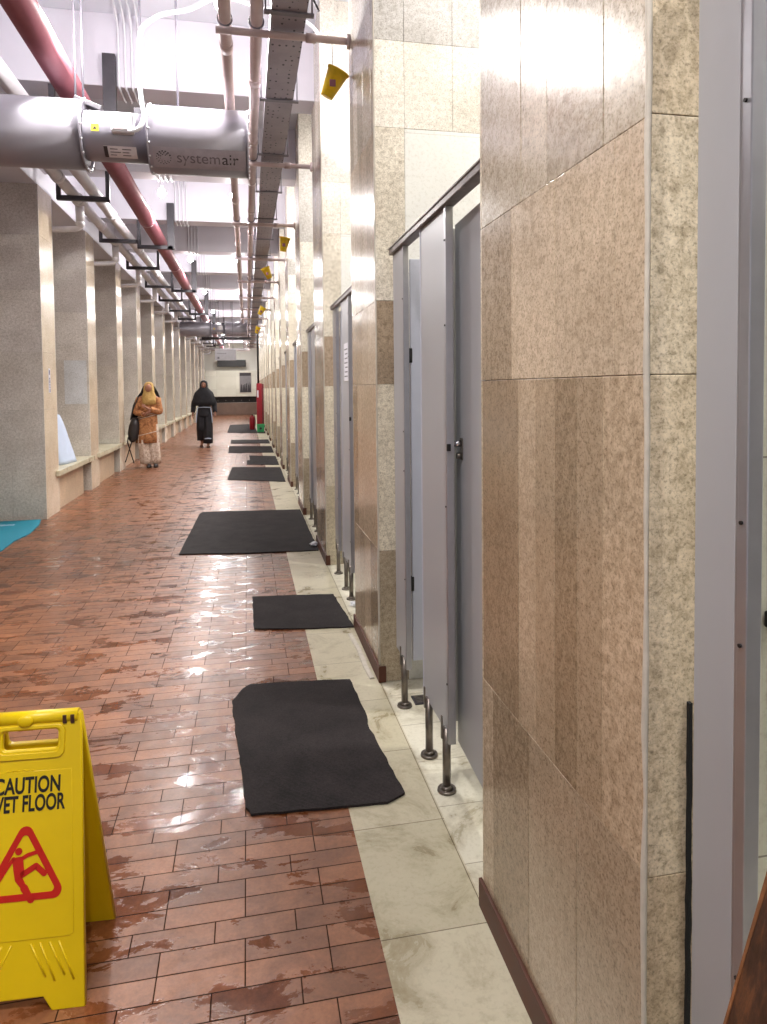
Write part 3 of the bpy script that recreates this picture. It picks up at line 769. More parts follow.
# conduits hugging ceiling and beams
def conduit(x, label):
    pts = [(x, YB+.02, CEIL-.014)]
    for k in range(-3, 15):
        y = 6.26+P*k
        if y < YB: continue
        if y > 39: break
        pts += [(x, y-.05-.10, CEIL-.014), (x, y-.014, CEIL-.11), (x, y-.014, BEAM-.014), (x, y+.314, BEAM-.014), (x, y+.314, CEIL-.11), (x, y+.45, CEIL-.014)]
    mb = MB(); mb.path(pts, .0105, 8, 0, .04); o = mb.build('conduit', 'conduit'); props(o, label, 'conduit', 'white conduits over the beams')
for x, lab in ((-1.02, 'first from the left'), (-.965, 'second from the left'), (-.91, 'third from the left'), (-.855, 'fourth, rightmost')):
    conduit(x, '%s of the four white conduits looping over the ceiling beams' % lab)

# ------------------------------------------------------------------ jet fans
def fan(y, lab, zc=3.295, detail=True):
    t = empty('duct_fan', (0, y, zc), lab, 'fan', 'tubular fans across the corridor')
    def shell(x0, x1, r, name, mat='fan', par=t, ri=None):
        mb = MB(); n = 48; ri = ri or r-.025; prof = [(x0, r), (x1, r), (x1, ri), (x0, ri)]
        mb.loft([[(x, q*math.cos(2*PI*j/n), q*math.sin(2*PI*j/n)) for j in range(n)] for x, q in prof+[prof[0]]], cap=False); return mb.build(name, mat, par)
    a = shell(-2.05, -1.07, .234, 'silencer_casing'); b = shell(-.645, .042, .232, 'silencer_casing'); m = shell(-1.07, -.645, .168, 'motor_casing')
    for x, r in ((-1.072, .245), (-.640, .240), (-2.04, .238), (.038, .237)):
        f_ = shell(x-.006, x+.006, r, 'flange', 'fan', t, r-.04)
        bl = MB()
        for j in range(16): bl.cyl((x+.004, (r-.004)*math.cos(PI*j/8), (r-.004)*math.sin(PI*j/8)), (x+.016, (r-.004)*math.cos(PI*j/8), (r-.004)*math.sin(PI*j/8)), .006, seg=8)
        bl.build('bolts', 'white', f_)
    # end plates of the two casings around the narrower motor section
    mb = MB(); n = 48
    for x in (-1.075, -.640): mb.loft([[(x, q*math.cos(2*PI*j/n), q*math.sin(2*PI*j/n)) for j in range(n)] for q in (.16, .23)], cap=False)
    for x in (-2.0, .0): mb.loft([[(x, q*math.cos(2*PI*j/n), q*math.sin(2*PI*j/n)) for j in range(n)] for q in (.04, .21)], cap=False)
    mb.build('baffle', 'fan', t)
    hr = MB()
    for x in (-1.14, -1.09, -.70, -.45): 
        hr.cyl((x, .0, .17 if x in (-.70,) else .23), (x, .0, CEIL-zc), .008, seg=8)
    hr.build('hanger_rods', 'greysteel', t)
    MB().box((-1.15, -.04, .20), (-.96, .04, .235), .004, 0, Matrix.Rotation(.35, 3, 'Y')).build('hanger_bracket', 'darksteel', t); MB().box((-.75, -.03, .165), (-.66, .03, .21), .004).build('hanger_bracket', 'darksteel', t)
    # junction box
    jb = MB(); jb.box((-.875, -.222, -.035), (-.725, -.150, .100), .014); j = jb.build('junction_box', 'white', t)
    jl = MB(); jl.box((-.862, -.228, -.022), (-.738, -.221, .087), .008); jl.build('box_lid', 'labelwhite', j)
    sg = MB(); sg.box((-1.01, -.1725, -.022), (-.96, -.1675, .028), .001); s_ = sg.build('warning_sticker', 'stickeryellow', t)
    sg = MB(); sg.prism([(-.999, -.011), (-.971, -.011), (-.985, .010)], 0, .001, 0, 0, Matrix.Translation((0, -.1727, .002)) @ Matrix.Rotation(PI/2, 4, 'X')); sg.build('sticker_mark', 'ink', s_)
    def curved(x0, x1, a0, a1, r, name, mat, par):
        mb = MB(); n = 10; rings = []
        for i in range(n+1):
            a = math.radians(a0+(a1-a0)*i/n); rings.append([(x0, -r*math.cos(a), r*math.sin(a)), (x1, -r*math.cos(a), r*math.sin(a)), (x1, -(r+.0015)*math.cos(a), (r+.0015)*math.sin(a)), (x0, -(r+.0015)*math.cos(a), (r+.0015)*math.sin(a))])
        mb.loft(rings, smooth=False); return mb.build(name, mat, par)
    lp = curved(-.94, -.725, -70, -38, .1685, 'rating_label', 'labelwhite', t)
    curved(-.94, -.915, -69, -39, .1702, 'label_bar', 'ink', lp)
    for i, (u0, u1) in enumerate(((-.90, -.85), (-.90, -.83), (-.90, -.86), (-.82, -.76), (-.82, -.775), (-.82, -.765))):
        a = -45-8*(i % 3); curved(u0, u1, a-1, a+1.2, .1702, 'label_lines', 'inklight', lp)
    br = curved(-.61, .022, -68, -29, .2325, 'brand_plate', 'fandark', t)
    # lettering wrapped on the casing
    def wrap(me, u, a0):
        for v in me.vertices:
            a = math.radians(a0)+v.co.y/.2345; r = .2345+v.co.z
            v.co = Vector((u+v.co.x, -r*math.cos(a), r*math.sin(a)))
    # bake x = along the fan, y = up the curve
    for body, off, u, al in (('system', -.0002, -.455, 'LEFT'), ('air', .0, -.145, 'LEFT')):
        me = text_mesh(body, .118, .0006, off, 1.0 if body == 'system' else .92, al)
        w_ = max(v.co.x for v in me.vertices); k_ = (.298 if body == 'system' else .118)/w_
        for v in me.vertices: v.co.x *= k_
        wrap(me, u, -55); me.materials.clear(); me.materials.append(M['ink' if body == 'air' else 'inklight']); me.name = 'brand_lettering'
        o = bpy.data.objects.new('brand_lettering', me); COL.objects.link(o); o.parent = br
    em = MB()
    for ring_r, nd, s in ((.048, 15, .0055), (.036, 11, .005), (.024, 8, .0042)):
        for j in range(nd):
            a = 2*PI*j/nd+ring_r*9
            if math.cos(a) > .75 and ring_r < .047: continue
            u = -.54+ring_r*math.cos(a); vv = ring_r*math.sin(a); an = math.radians(-47.5)+vv/.2345
            ss = s*(1.1 if math.sin(a) > .2 else .7)
            em.sphere((u, -.2345*math.cos(an), .2345*math.sin(an)), ss, 8, (1, .35, 1))
    em.build('brand_emblem', 'ink', br)
    return t
F1 = fan(5.2, 'nearest grey tubular fan with a junction box, hung across the upper left')
F2 = fan(22.75, 'far grey tubular fan hung above the person in black', 3.44)
# flexible lead from lamp to fan
mb = MB(); P_ = [(-.135, 4.84, 4.17), (-.22, 4.9, 4.15), (-.353, 5.0, 4.13), (-.527, 5.0, 4.08), (-.631, 4.99, 4.00), (-.668, 4.98, 3.924), (-.68, 4.97, 3.71), (-.672, 4.965, 3.50), (-.655, 4.965, 3.37), (-.69, 4.965, 3.285), (-.76, 4.97, 3.262)]
def smooth_pts(pts, n=6):
    pts = [Vector(p) for p in pts]; out = []
    for i in range(len(pts)-1):
        p0, p1, p2, p3 = pts[max(0, i-1)], pts[i], pts[i+1], pts[min(len(pts)-1, i+2)]
        for j in range(n):
            t = j/n; out.append(.5*((2*p1)+(p2-p0)*t+(2*p0-5*p1+4*p2-p3)*t*t+(-p0+3*p1-3*p2+p3)*t**3))
    out.append(pts[-1]); return out
mb.path(smooth_pts(P_), .0155, 10); props(mb.build('flexible_conduit', 'white'), 'white flexible conduit curving from the ceiling lamp to the nearest fan', 'conduit')
mb = MB(); mb.path(smooth_pts([(-.10, 4.84, 4.17), (.1, 4.9, 4.15), (.38, 5.0, 4.16), (.56, 5.1, 4.10), (.60, 5.15, 3.9)]), .013, 10); props(mb.build('flexible_conduit', 'white'), 'white flexible conduit curving from the ceiling lamp toward the third right pier', 'conduit')

# ------------------------------------------------------------------ lamps
def lamp_light(loc, power, col=(1, .975, .955), size=.16, kind='AREA'):
    ld = bpy.data.lights.new('lamp_light', kind)
    if kind == 'AREA': ld.shape = 'DISK'; ld.size = size
    else: ld.shadow_soft_size = .06
    ld.energy = power; ld.color = col
    o = bpy.data.objects.new('lamp_light', ld); COL.objects.link(o); o.location = loc
for k in range(-2, 8):
    y = 4.83+2*P*k
    if y < YB+.3: continue
    for x, side in ((-.12, 'right'), (-1.06, 'left')):
        n_ = 'over the camera' if k < 0 else ('%s pair from the front' % ORD[k])
        t = empty('ceiling_lamp', (x, y, CEIL), 'glowing round ceiling lamp, %s one of the %s' % (side, n_), 'lamp', 'ceiling lamps')
        MB().cyl((0, 0, -.001), (0, 0, -.02), .045, .05, seg=24).cyl((0, 0, -.02), (0, 0, -.51), .009, seg=10).build('lamp_stem', 'white', t)
        MB().cyl((0, 0, -.49), (0, 0, -.55), .024, .03, seg=20).build('lamp_socket', 'white', t)
        MB().sphere((0, 0, -.595), .05, 20, (1, 1, 1.1)).build('lamp_globe', 'lamp', t)
        lamp_light((x, y, CEIL-.72), 36, kind='POINT'); lamp_light((x, y, CEIL-.67), 58, size=.12)
for k in range(0, 17):
    lamp_light((XR+1.1, Y0+P*k-.75, CEIL-.05), 80)

# ------------------------------------------------------------------ yellow hanging cups
def cup(x, y, z, s, label, rot):
    t = empty('yellow_cup', (x, y, z), label, 'cup', 'yellow plastic cups hung from the cross bars')
    mb = MB(); n = 20; rings = []
    for q, (r, h) in enumerate(((.034, -.075), (.058, .065), (.064, .068), (.064, .078), (.054, .078), (.032, -.068))):
        rings.append([(r*s*math.cos(2*PI*j/n)*(1+.05*math.sin(j*2.3)), r*s*math.sin(2*PI*j/n)*.75, h*s) for j in range(n)])
    mb.loft(rings); mb.build('cup_body', 'yellowdirt', t, (0, 0, -.09*s), rot)
    lb = MB(); lb.box((-.02*s, -.046*s, -.12*s), (.012*s, -.036*s, -.085*s), .001); lb.build('cup_label', 'redpipe', t)
    mb = MB(); mb.path([(0, 0, -.02*s), (.004, 0, .05), (0, 0, 3.558-z)], .0022, 6); mb.build('hanging_wire', 'ink', t)
BY = lambda k: Y0+P*k+.775
cup(.535, BY(1), 3.42, 1.1, 'nearest yellow plastic cup hanging tilted by the second right pier', (.2, .45, 0))
cup(.50, BY(3), 3.44, 1.15, 'second yellow plastic cup along the row of right piers', (.1, .15, .3))
cup(.36, BY(4), 3.47, 1.2, 'yellow plastic cup hanging under the tray, left of the second one', (.3, -.45, 0))
cup(.36, BY(6), 3.40, 1.3, 'yellow plastic cup hanging under the tray, third from the camera along it', (.2, .5, .2))
cup(.34, BY(8), 3.36, 1.3, 'farthest yellow plastic cup hanging above the black riser', (.1, .3, .1))
# short dangling cable end above the near cross bar
mb = MB(); mb.path(smooth_pts([(.40, 3.95, 3.95), (.402, 3.95, 3.80), (.395, 3.95, 3.74), (.41, 3.95, 3.70), (.43, 3.95, 3.66), (.44, 3.95, 3.64)]), [.004+.003*abs(math.sin(i*.9)) for i in range(31)], 8)
mb.path([(.40, 3.95, 3.95), (.40, 3.95, CEIL-.002)], .003, 6); props(mb.build('dangling_cable', 'ink'), 'short dark cable end dangling beside the tray at the top', 'cable')

# ------------------------------------------------------------------ far end
t = empty('wash_counter', (-.6, YEND, 0), 'far marble-fronted counter with a dark recess closing the corridor', 'counter')
MB().box((-1.9, -.5, 1.115), (1.4, -.002, 2.57), .01).build('marble_apron', 'endmarble', t)
MB().box((-1.9, -.56, 1.07), (1.4, -.5, 1.125), .006).build('ledge', 'caulk', t)
MB().box((-1.9, -.10, .0), (1.4, -.002, 1.07), .01).build('dark_recess', 'darkvoid', t)  # near-black back panel, the shade under the counter put into its colour
MB().box((-1.9, -.42, .0), (1.4, -.11, .72), .02).build('tiled_trough', 'browntile', t)
tp = MB()
for i in range(6): tp.cyl((-1.5+i*.45, -.105, .85), (-1.5+i*.45, -.24, .85), .018, seg=10); tp.cyl((-1.5+i*.45, -.235, .86), (-1.5+i*.45, -.235, .80), .014, seg=10)
tp.build('taps', 'chrome', t)
t = empty('framed_picture', (-.06, YEND-.51, 1.27), 'dark framed picture on the far marble apron', 'picture')
MB().box((-.37, -.02, 0), (.36, .008, 1.22), .01).build('frame', 'caulk', t)
MB().box((-.33, -.026, .04), (.32, -.018, 1.18), .002).build('pale_field', 'boardgrey', t)
g = MB(); rr = random.Random(3)
for i in range(6): g.prism([(-.30+i*.10+rr.uniform(-.02, .02), .05), (-.19+i*.10, .05), (-.21+i*.10, .35+rr.uniform(0, .2)), (-.26+i*.10, .45+rr.uniform(0, .25))], 0, .004, 0, 0, Matrix.Translation((0, -.027, 0)) @ Matrix.Rotation(PI/2, 4, 'X'))
g.box((-.33, -.031, 1.0), (.32, -.026, 1.18)); g.build('dark_shapes', 'ink', t)
t = empty('dark_display', (-.84, YEND-.40, 2.80), 'long black display panel above the far marble apron', 'display panel')
MB().box((-.80, -.06, 0), (.82, .0, .40), .01).build('panel', 'black', t)
MB().box((-.5, .0, .12), (-.42, .38, .2), .004).box((.42, .0, .12), (.5, .38, .2), .004).build('wall_mounts', 'darksteel', t)
# extra far pipe work
for i, (x, y, z) in enumerate(((-1.1, 26.9, 3.45), (-1.2, 31.6, 3.3), (-1.1, 33.9, 3.4))):
    mb = MB(); mb.cyl((x-.55, y, z), (x+1.3, y, z), .05, seg=12); mb.cyl((x+.3, y, z), (x+.3, y, BEAM+.6 if False else CEIL-.002), .015, seg=8); mb.cyl((x+1.2, y, z), (x+1.2, y, CEIL-.002), .015, seg=8)
    props(mb.build('cross_pipe', ('darksteel', 'whitepipe', 'pinkpipe')[i]), '%s pipe crossing the corridor beyond the far fan' % ('dark', 'white', 'rose-grey')[i], 'pipe')
# hanging sign board
t = empty('hanging_board', (-.60, 21.0, 2.36), 'grey hanging sign board with small lettering above the corridor', 'sign board')
MB().box((-.31, -.02, 0), (.31, .02, .33), .006).build('board', 'boardgrey', t)
MB().cyl((-.18, 0, .33), (-.18, 0, CEIL-2.362), .008, seg=8).cyl((.22, 0, .33), (.22, 0, CEIL-2.362), .008, seg=8).build('hanger_rods', 'greysteel', t)
g = MB(); 
for i in range(5): g.box((-.24+i*.055, -.024, .20), (-.205+i*.055, -.02, .225))
g.box((-.24, -.024, .05), (-.18, -.02, .11)); g.build('board_marks', 'ink', t)
# red riser cabinet, black riser, green box, small red extinguisher
t = empty('fire_riser', (.47, 24.75, 0), 'tall red fire riser casing with a black pipe above, on the right far away', 'fire riser')
MB().box((-.13, -.08, .02), (.06, .08, 1.70), .012).build('riser_casing', 'red', t)
MB().box((.065, -.06, .02), (.12, .08, 1.68), .008).build('riser_side', 'darkred', t)
MB().cyl((-.06, 0, 1.70), (-.06, 0, CEIL-.002), .035, seg=14).build('riser_pipe', 'black', t)
MB().box((-.11, -.084, 1.2), (-.06, -.079, 1.45), .003).build('riser_label', 'paper', t)
t = empty('green_box', (.45, 23.95, .012), 'small green plastic box at the foot of the red fire riser', 'box')
g = MB(); g.loft([[(sx_*w, sy_*w, z) for sx_, sy_ in ((-1, -1), (1, -1), (1, 1), (-1, 1))] for w, z in ((.11, 0), (.135, .26), (.12, .26), (.10, .02))], smooth=False, cap=True); g.build('box_body', 'green', t)
MB().torus((0, 0, .262), .001, .001).box((-.142, -.142, .245), (.142, -.130, .27), .003).box((-.142, .130, .245), (.142, .142, .27), .003).box((-.142, -.13, .245), (-.130, .13, .27), .003).box((.130, -.13, .245), (.142, .13, .27), .003).build('box_rim', 'green', t)
MB().prism([(.04*math.cos(2*PI*i/12), .04*math.sin(2*PI*i/12)) for i in range(12)], 0, .004, 0, 0, Matrix.Translation((0, -.136, .13)) @ Matrix.Rotation(PI/2, 4, 'X')).build('box_mark', 'darksteel', t)
t = empty('fire_extinguisher', (.18, 25.6, .011), 'small red fire extinguisher standing left of the red riser', 'fire extinguisher')
mb = MB(); mb.loft([[(r*math.cos(2*PI*j/20), r*math.sin(2*PI*j/20), z) for j in range(20)] for r, z in ((.09, 0), (.1, .02), (.1, .40), (.085, .46), (.035, .50), (.03, .53))]); mb.build('cylinder', 'red', t)
mb = MB(); mb.box((-.02, -.06, .53), (.02, .03, .56), .004); mb.path([(0, -.03, .54), (.09, -.06, .50), (.115, -.03, .3), (.105, 0, .12)], .011, 8, 0, .04); mb.build('valve_and_hose', 'black', t)

# ------------------------------------------------------------------ people
def skin_mesh(nodes, edges, sub=2):
    """nodes: dict name->(pos, radius) ; one continuous surface"""
    names = list(nodes); me = bpy.data.meshes.new('s'); me.from_pydata([nodes[n][0] for n in names], [(names.index(a), names.index(b)) for a, b in edges], [])
    o = bpy.data.objects.new('s', me); COL.objects.link(o)
    md = o.modifiers.new('skin', 'SKIN'); md.use_smooth_shade = True
    for i, n in enumerate(names):
        r = nodes[n][1]; sv = me.skin_vertices[0].data[i]; sv.radius = (r, r) if not isinstance(r, tuple) else r; sv.use_root = (i == 0)
    sb = o.modifiers.new('sub', 'SUBSURF'); sb.levels = sub; sb.render_levels = sub
    dg = bpy.context.evaluated_depsgraph_get(); out = bpy.data.meshes.new_from_object(o.evaluated_get(dg)); bpy.data.objects.remove(o); bpy.data.meshes.remove(me)
    for p in out.polygons: p.use_smooth = True
    return out
def mesh_obj(me, name, mat, parent):
    me.name = name; me.materials.clear(); me.materials.append(M[mat]); o = bpy.data.objects.new(name, me); COL.objects.link(o); o.parent = parent; return o
def fingers(nodes, edges, tag, wrist, palm, fwd, side, curl):
    """five fingers rooted in the palm; thumb leaves the side of the palm"""
    fwd = Vector(fwd).normalized(); side = Vector(side).normalized(); cu = Vector(curl).normalized()
    for i, (off, ln) in enumerate(((-.026, .062), (-.009, .074), (.009, .069), (.025, .054))):
        b = palm+fwd*.03+side*off
        a = '%sf%d' % (tag, i)
        nodes[a+'a'] = (b, .0085); nodes[a+'b'] = (b+fwd*ln*.5+cu*.006, .008); nodes[a+'c'] = (b+fwd*ln*.9+cu*.028, .007)
        edges += [(tag+'palm', a+'a'), (a+'a', a+'b'), (a+'b', a+'c')]
    tb = wrist+fwd*.028+side*(-.026)
    nodes[tag+'ta'] = (tb, .0105); nodes[tag+'tb'] = (tb+side*-.02+fwd*.03+cu*.01, .0095); nodes[tag+'tc'] = (tb+side*-.022+fwd*.055+cu*.022, .0082)
    edges += [(tag+'hand', tag+'ta'), (tag+'ta', tag+'tb'), (tag+'tb', tag+'tc')]
def body(J, s):
    """J: joint positions for a figure; returns a continuous mesh"""
    nodes = {'pelvis': (J['pelvis'], (.125*s, .095*s)), 'waist': (J['waist'], (.105*s, .085*s)), 'chest': (J['chest'], (.13*s, .095*s)), 'neckb': (J['neckb'], .06*s), 'neck': (J['neck'], .043*s),
             'head0': (J['head0'], (.062*s, .07*s)), 'head1': (J['head1'], (.078*s, .092*s)), 'head2': (J['head2'], (.06*s, .07*s))}
    edges = [('pelvis', 'waist'), ('waist', 'chest'), ('chest', 'neckb'), ('neckb', 'neck'), ('neck', 'head0'), ('head0', 'head1'), ('head1', 'head2')]
    for q in ('l', 'r'):
        sh, el, wr, hd = J[q+'sh'], J[q+'el'], J[q+'wr'], J[q+'hd']
        nodes[q+'sh'] = (sh, .05*s); nodes[q+'el'] = (el, .036*s); nodes[q+'wr'] = (wr, .024*s)
        d = (hd-wr).normalized(); nodes[q+'hand'] = (wr+d*.03, (.026*s, .02*s)); nodes[q+'palm'] = (wr+d*.062, (.032*s, .016*s))
        edges += [('neckb', q+'sh'), (q+'sh', q+'el'), (q+'el', q+'wr'), (q+'wr', q+'hand'), (q+'hand', q+'palm')]
        fingers(nodes, edges, q, wr, wr+d*.062, d, J[q+'side'], J[q+'curl'])
        nodes[q+'hip'] = (J[q+'hip'], .082*s); nodes[q+'kn'] = (J[q+'kn'], .056*s); nodes[q+'calf'] = (J[q+'kn'].lerp(J[q+'an'], .35), .054*s); nodes[q+'an'] = (J[q+'an'], .034*s)
        nodes[q+'heel'] = (J[q+'an']+Vector((0, .025, -.045)), .03*s); nodes[q+'toe'] = (J[q+'toe'], (.04*s, .02*s))
        edges += [('pelvis', q+'hip'), (q+'hip', q+'kn'), (q+'kn', q+'calf'), (q+'calf', q+'an'), (q+'an', q+'heel'), (q+'an', q+'toe')]
    return skin_mesh(nodes, edges)
def face(parent, c, s, fwd):
    """eyes, nose, mouth on the front of the head; fwd is unit facing direction"""
    fwd = Vector(fwd).normalized(); rt = fwd.cross(Vector((0, 0, 1))).normalized()
    nz = MB(); nz.loft([[tuple(c+fwd*(.078+e)*s+rt*w*a*s+Vector((0, 0, z*s))) for a in (-1, -.3, .3, 1)] + [tuple(c+fwd*.07*s+Vector((0, 0, z*s)))] for z, w, e in ((.02, .008, .006), (-.01, .012, .016), (-.025, .018, .024), (-.033, .012, .01))]); nz.build('nose', 'skin', parent)
    ey = MB()
    for k in (-1, 1): ey.sphere(c+fwd*.078*s+rt*.031*k*s+Vector((0, 0, .018*s)), .012*s, 10, (1, 1, .6))
    ey.build('eyes', 'eye', parent)
    mo = MB(); mo.sphere(c+fwd*.076*s+Vector((0, 0, -.055*s)), .022*s, 10, (1, .5, .3)); mo.build('mouth', 'lip', parent)
def erings(levels, n=32, fold=.0, k=7):
    out = []
    for (cx, cy, rx, ry, z) in levels:
        out.append([(cx+rx*math.cos(2*PI*j/n)*(1+fold*math.sin(k*2*PI*j/n)), cy+ry*math.sin(2*PI*j/n)*(1+fold*math.sin(k*2*PI*j/n+.7)), z) for j in range(n)])
    return out

def person_black():
    s = 1.0; t = empty('person', (-1.09, 18.3, .0), 'person in a long black headscarf and wide black trousers walking towards the camera', 'person')
    V = Vector
    J = dict(pelvis=V((0, 0, .96)), waist=V((0, 0, 1.12)), chest=V((0, -.01, 1.30)), neckb=V((0, 0, 1.44)), neck=V((0, -.005, 1.50)), head0=V((0, -.02, 1.555)), head1=V((0, -.015, 1.625)), head2=V((0, -.005, 1.685)),
        lsh=V((.165, 0, 1.39)), lel=V((.25, .02, 1.13)), lwr=V((.275, -.05, .90)), lhd=V((.28, -.07, .80)), lside=V((0, 1, 0)), lcurl=V((-1, 0, 0)),
        rsh=V((-.165, 0, 1.39)), rel=V((-.26, .03, 1.13)), rwr=V((-.285, -.02, .90)), rhd=V((-.29, -.03, .80)), rside=V((0, 1, 0)), rcurl=V((1, 0, 0)),
        lhip=V((.09, 0, .90)), lkn=V((.10, -.08, .52)), lan=V((.09, -.10, .085)), ltoe=V((.10, -.25, .022)),
        rhip=V((-.09, 0, .90)), rkn=V((-.09, -.05, .50)), ran=V((-.085, .16, .11)), rtoe=V((-.09, .03, .022)))
    b = mesh_obj(body(J, s), 'body', 'skin', t); face(t, V((0, -.018, 1.61)), 1.0, (0, -1, 0))
    # trousers, wide legs
    m = MB(); m.loft(erings([(0, 0, .155, .115, 1.04), (0, 0, .17, .125, .94), (0, -.01, .175, .13, .84), (0, -.02, .17, .12, .80)]))
    for k, a, an in ((1, J['lkn'], V((.085, -.115, .11))), (-1, J['rkn'], V((-.075, .13, .17)))):
        h = V((.085*k, 0, .88)); lv = []
        for i in range(9):
            u = i/8; p = h.lerp(a, u*2) if u < .5 else a.lerp(an, (u-.5)*2); rr_ = .098+.022*u
            lv.append((p.x, p.y, rr_, rr_*.95, p.z))
        m.loft(erings(lv, 28, .05, 6))
    m.build('trousers', 'blackcloth', t)
    st = MB()
    for k in (-1, 1): st.path([(.165*k, -.06, 1.02), (.19*k, -.07, .82), (.205*k, -.10, .64)], .012, 8)
    st.path([(-.17, -.10, 1.035), (0, -.135, 1.045), (.17, -.10, 1.035)], .012, 8); st.path([(0.01, -.235, .235), (.09, -.25, .245), (.17, -.22, .235)], .012, 8)
    st.build('white_piping', 'cloth', t)
    tp_ = MB(); tp_.loft(erings([(0, 0, .15, .12, 1.03), (0, 0, .14, .115, 1.14), (0, -.01, .165, .13, 1.30), (0, 0, .15, .1, 1.42), (0, 0, .07, .065, 1.48)]))
    for q in ('l', 'r'): tp_.path(smooth_pts([J[q+'sh']+V((0, 0, .01)), J[q+'sh'].lerp(J[q+'el'], .5), J[q+'el'], J[q+'el'].lerp(J[q+'wr'], .6), J[q+'wr']+V((0, 0, .015))]), [min(.045+.004*i, .074-.0007*i) for i in range(25)], 14)
    tp_.build('long_sleeved_top', 'blackcloth', t)
    hj = MB()
    n = 36; rings = []
    for (rx, ry, z, cy, hole) in ((.285, .19, 1.08, 0, 0), (.28, .18, 1.20, 0, 0), (.262, .165, 1.32, 0, 0), (.225, .145, 1.42, 0, 0), (.150, .125, 1.50, 0, .2), (.112, .115, 1.54, 0, .6), (.103, .115, 1.56, .0, .9), (.102, .118, 1.62, .005, 1), (.095, .11, 1.67, .01, .8), (.07, .085, 1.72, .01, 0), (.02, .025, 1.74, .01, 0)):
        ring = []
        for j in range(n):
            a = 2*PI*j/n; x, y = rx*math.cos(a), ry*math.sin(a); fr = max(0, -math.sin(a))
            if hole and fr > .78: y += hole*.055*((fr-.78)/.22)**.5
            q = 1+(.03*math.sin(6*a+1) if z < 1.45 else 0); ring.append((x*q, cy+y*q, z))
        rings.append(ring)
    hj.loft(rings); hj.build('headscarf', 'blackcloth', t)
    # face oval shown in the opening of the scarf
    fo = MB(); fo.sphere((0, -.062, 1.612), .062, 18, (.95, .62, 1.18)); fo.build('face', 'skin', t)
    bd = MB(); bd.box((-.022, -.152, 1.262), (.022, -.140, 1.285), .002); bd.build('small_emblem', 'cloth', t)
    sh = MB()
    for p, q in ((J['ltoe'], J['lan']), (J['rtoe'], J['ran'])):
        sh.loft([[(p.x+w*math.cos(2*PI*j/16), (p.y+.055)+ln*math.sin(2*PI*j/16), z) for j in range(16)] for w, ln, z in ((.045, .125, .001), (.047, .13, .014), (.040, .12, .02))])
        sh.path([(p.x-.042, p.y+.02, .015), (p.x, p.y+.005, .06), (p.x+.042, p.y+.02, .015)], .009, 8, 0, .03)
    sh.build('sandals', 'leather', t)
    return t
person_black()

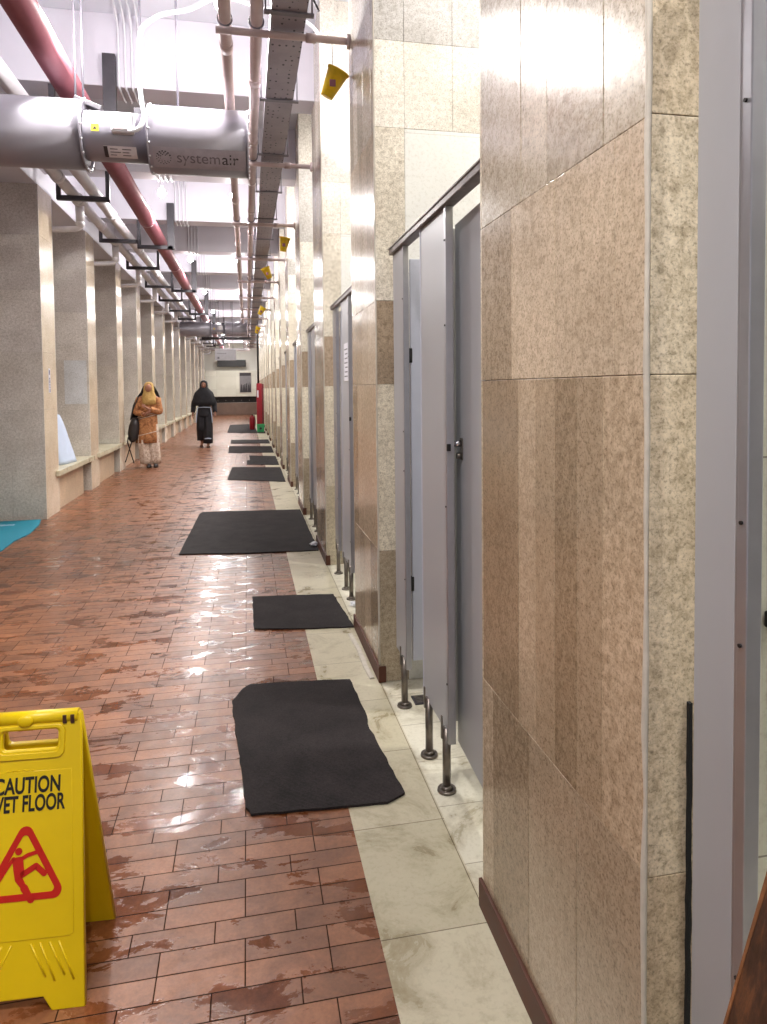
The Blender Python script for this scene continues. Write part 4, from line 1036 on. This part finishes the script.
def person_orange():
    t = empty('person', (-1.90, 13.9, 0), 'person in an orange-brown tunic and cream trousers standing by the third left pillar', 'person')
    V = Vector
    J = dict(pelvis=V((0, 0, .93)), waist=V((.01, 0, 1.08)), chest=V((.02, -.01, 1.24)), neckb=V((.03, -.01, 1.375)), neck=V((.035, -.02, 1.43)), head0=V((.04, -.035, 1.48)), head1=V((.04, -.03, 1.55)), head2=V((.035, -.02, 1.61)),
        lsh=V((.19, 0, 1.34)), lel=V((.235, -.05, 1.08)), lwr=V((.06, -.23, 1.14)), lhd=V((-.03, -.26, 1.20)), lside=V((.2, .1, 1)), lcurl=V((0, 1, 0)),
        rsh=V((-.135, .0, 1.34)), rel=V((-.20, -.06, 1.08)), rwr=V((-.04, -.21, 1.04)), rhd=V((.06, -.25, 1.08)), rside=V((.1, .2, 1)), rcurl=V((0, 1, 0)),
        lhip=V((.085, 0, .87)), lkn=V((.10, -.03, .49)), lan=V((.11, .0, .085)), ltoe=V((.15, -.15, .022)),
        rhip=V((-.085, 0, .87)), rkn=V((-.07, -.06, .49)), ran=V((-.03, -.05, .085)), rtoe=V((.03, -.20, .022)))
    mesh_obj(body(J, .96), 'body', 'skin', t); face(t, V((.04, -.034, 1.535)), .96, (0, -1, 0))
    m = MB()
    for h, kn, an in ((J['lhip'], J['lkn'], V((.115, .0, .07))), (J['rhip'], J['rkn'], V((-.025, -.05, .07)))):
        lv = []
        for i in range(9):
            u = i/8; p = V((h.x, h.y, .84)).lerp(kn, u*2) if u < .5 else kn.lerp(an, (u-.5)*2); r = .10+.02*u
            lv.append((p.x, p.y, r, r, p.z))
        m.loft(erings(lv, 28, .07, 7))
    m.build('trousers', 'cream', t)
    m = MB(); m.loft(erings([(.0, -.01, .215, .175, .48), (.0, -.01, .20, .165, .62), (0, -.005, .185, .15, .80), (0, 0, .18, .14, .93), (.01, 0, .155, .12, 1.07), (.02, -.01, .175, .13, 1.22), (.025, 0, .165, .11, 1.33), (.03, 0, .08, .075, 1.40)], 36, .035, 8))
    for q in ('l', 'r'): m.path(smooth_pts([J[q+'sh'], J[q+'sh'].lerp(J[q+'el'], .5), J[q+'el'], J[q+'el'].lerp(J[q+'wr'], .55), J[q+'wr'].lerp(J[q+'el'], .1)]), [.07-.0009*i for i in range(25)], 14)
    m.build('tunic', 'tunic', t)
    st = MB()
    for z, w, d in ((1.02, .182, .148), (.98, .185, .150), (.66, .205, .170)):
        st.path([(w*math.cos(a), -.005+d*math.sin(a), z+.05*math.cos(a)) for a in [PI+PI*i/16 for i in range(17)]], .008, 6)
    st.build('pale_stripes', 'cream', t)
    # scarf framing the face, mustard in front, black behind
    n = 32; rings = []
    for (rx, ry, z, cy, hole) in ((.15, .15, 1.22, -.02, 0), (.15, .14, 1.32, -.01, 0), (.125, .12, 1.40, -.01, 0), (.103, .11, 1.46, -.02, .5), (.098, .112, 1.53, -.02, 1), (.088, .10, 1.60, -.015, .7), (.06, .07, 1.645, -.01, 0), (.015, .02, 1.66, -.01, 0)):
        ring = []
        for j in range(n):
            a = 2*PI*j/n; x, y = rx*math.cos(a), ry*math.sin(a); fr = max(0, -math.sin(a))
            if hole and fr > .78: y += hole*.052*((fr-.78)/.22)**.5
            ring.append((.04+x, cy+y, z))
        rings.append(ring)
    MB().loft(rings).build('headscarf', 'mustard', t)
    fo = MB(); fo.sphere((.04, -.084, 1.535), .066, 18, (.98, .66, 1.18)); fo.build('face', 'skin', t)
    v = MB(); rings = []
    for (z, x0, x1, d) in ((1.58, -.07, .13, .02), (1.46, -.12, .20, .03), (1.34, -.21, .24, .04), (1.2, -.27, .27, .04), (1.05, -.30, .24, .03), (.93, -.30, .05, .02)):
        n = 10; fr = [(x0+(x1-x0)*i/n, .13-.10*(abs(i/n-.5)*2)**2+.01*math.sin(i*2), z) for i in range(n+1)]
        rings.append(fr+[(x, y+d, z) for x, y, z in fr[::-1]])
    v.loft(rings); v.build('black_veil', 'blackcloth', t)
    bg = MB(); bg.loft([[( -.24-(z-.74)*-.12+w*math.cos(2*PI*j/20), -.10+.055*math.sin(2*PI*j/20), z) for j in range(20)] for w, z in ((.03, .50), (.08, .55), (.105, .68), (.10, .82), (.05, .97))])
    bg.path(smooth_pts([(-.30, -.08, .93), (-.24, -.10, 1.15), (-.14, -.08, 1.38)]), .012, 8)
    hb_ = bg.build('handbag', 'leather'); hb_.location = t.location; props(hb_, 'black handbag hanging at the hip of the person in the orange tunic', 'bag')
    um = MB(); um.path([(-.34, -.16, .60), (-.35, -.16, .50), (-.24, -.17, .10)], .010, 8); um.path([(-.29, -.14, .60), (-.28, -.14, .50), (-.40, -.15, .12)], .010, 8); um.path([(-.34, -.15, .60), (-.29, -.15, .61)], .011, 8)
    o = um.build('bag_straps', 'leather', hb_)
    sh = MB()
    for p in (J['ltoe'], J['rtoe']):
        sh.loft([[(p.x+w*math.cos(2*PI*j/16), (p.y+.06)+ln*math.sin(2*PI*j/16), z) for j in range(16)] for w, ln, z in ((.043, .12, .001), (.046, .125, .02), (.040, .115, .05), (.02, .07, .075))])
    sh.build('shoes', 'leather', t)
person_orange()

# ------------------------------------------------------------------ world
w = bpy.data.worlds.new('world'); sc.world = w; w.use_nodes = True
w.node_tree.nodes['Background'].inputs[0].default_value = (.8, .85, 1, 1); w.node_tree.nodes['Background'].inputs[1].default_value = .6
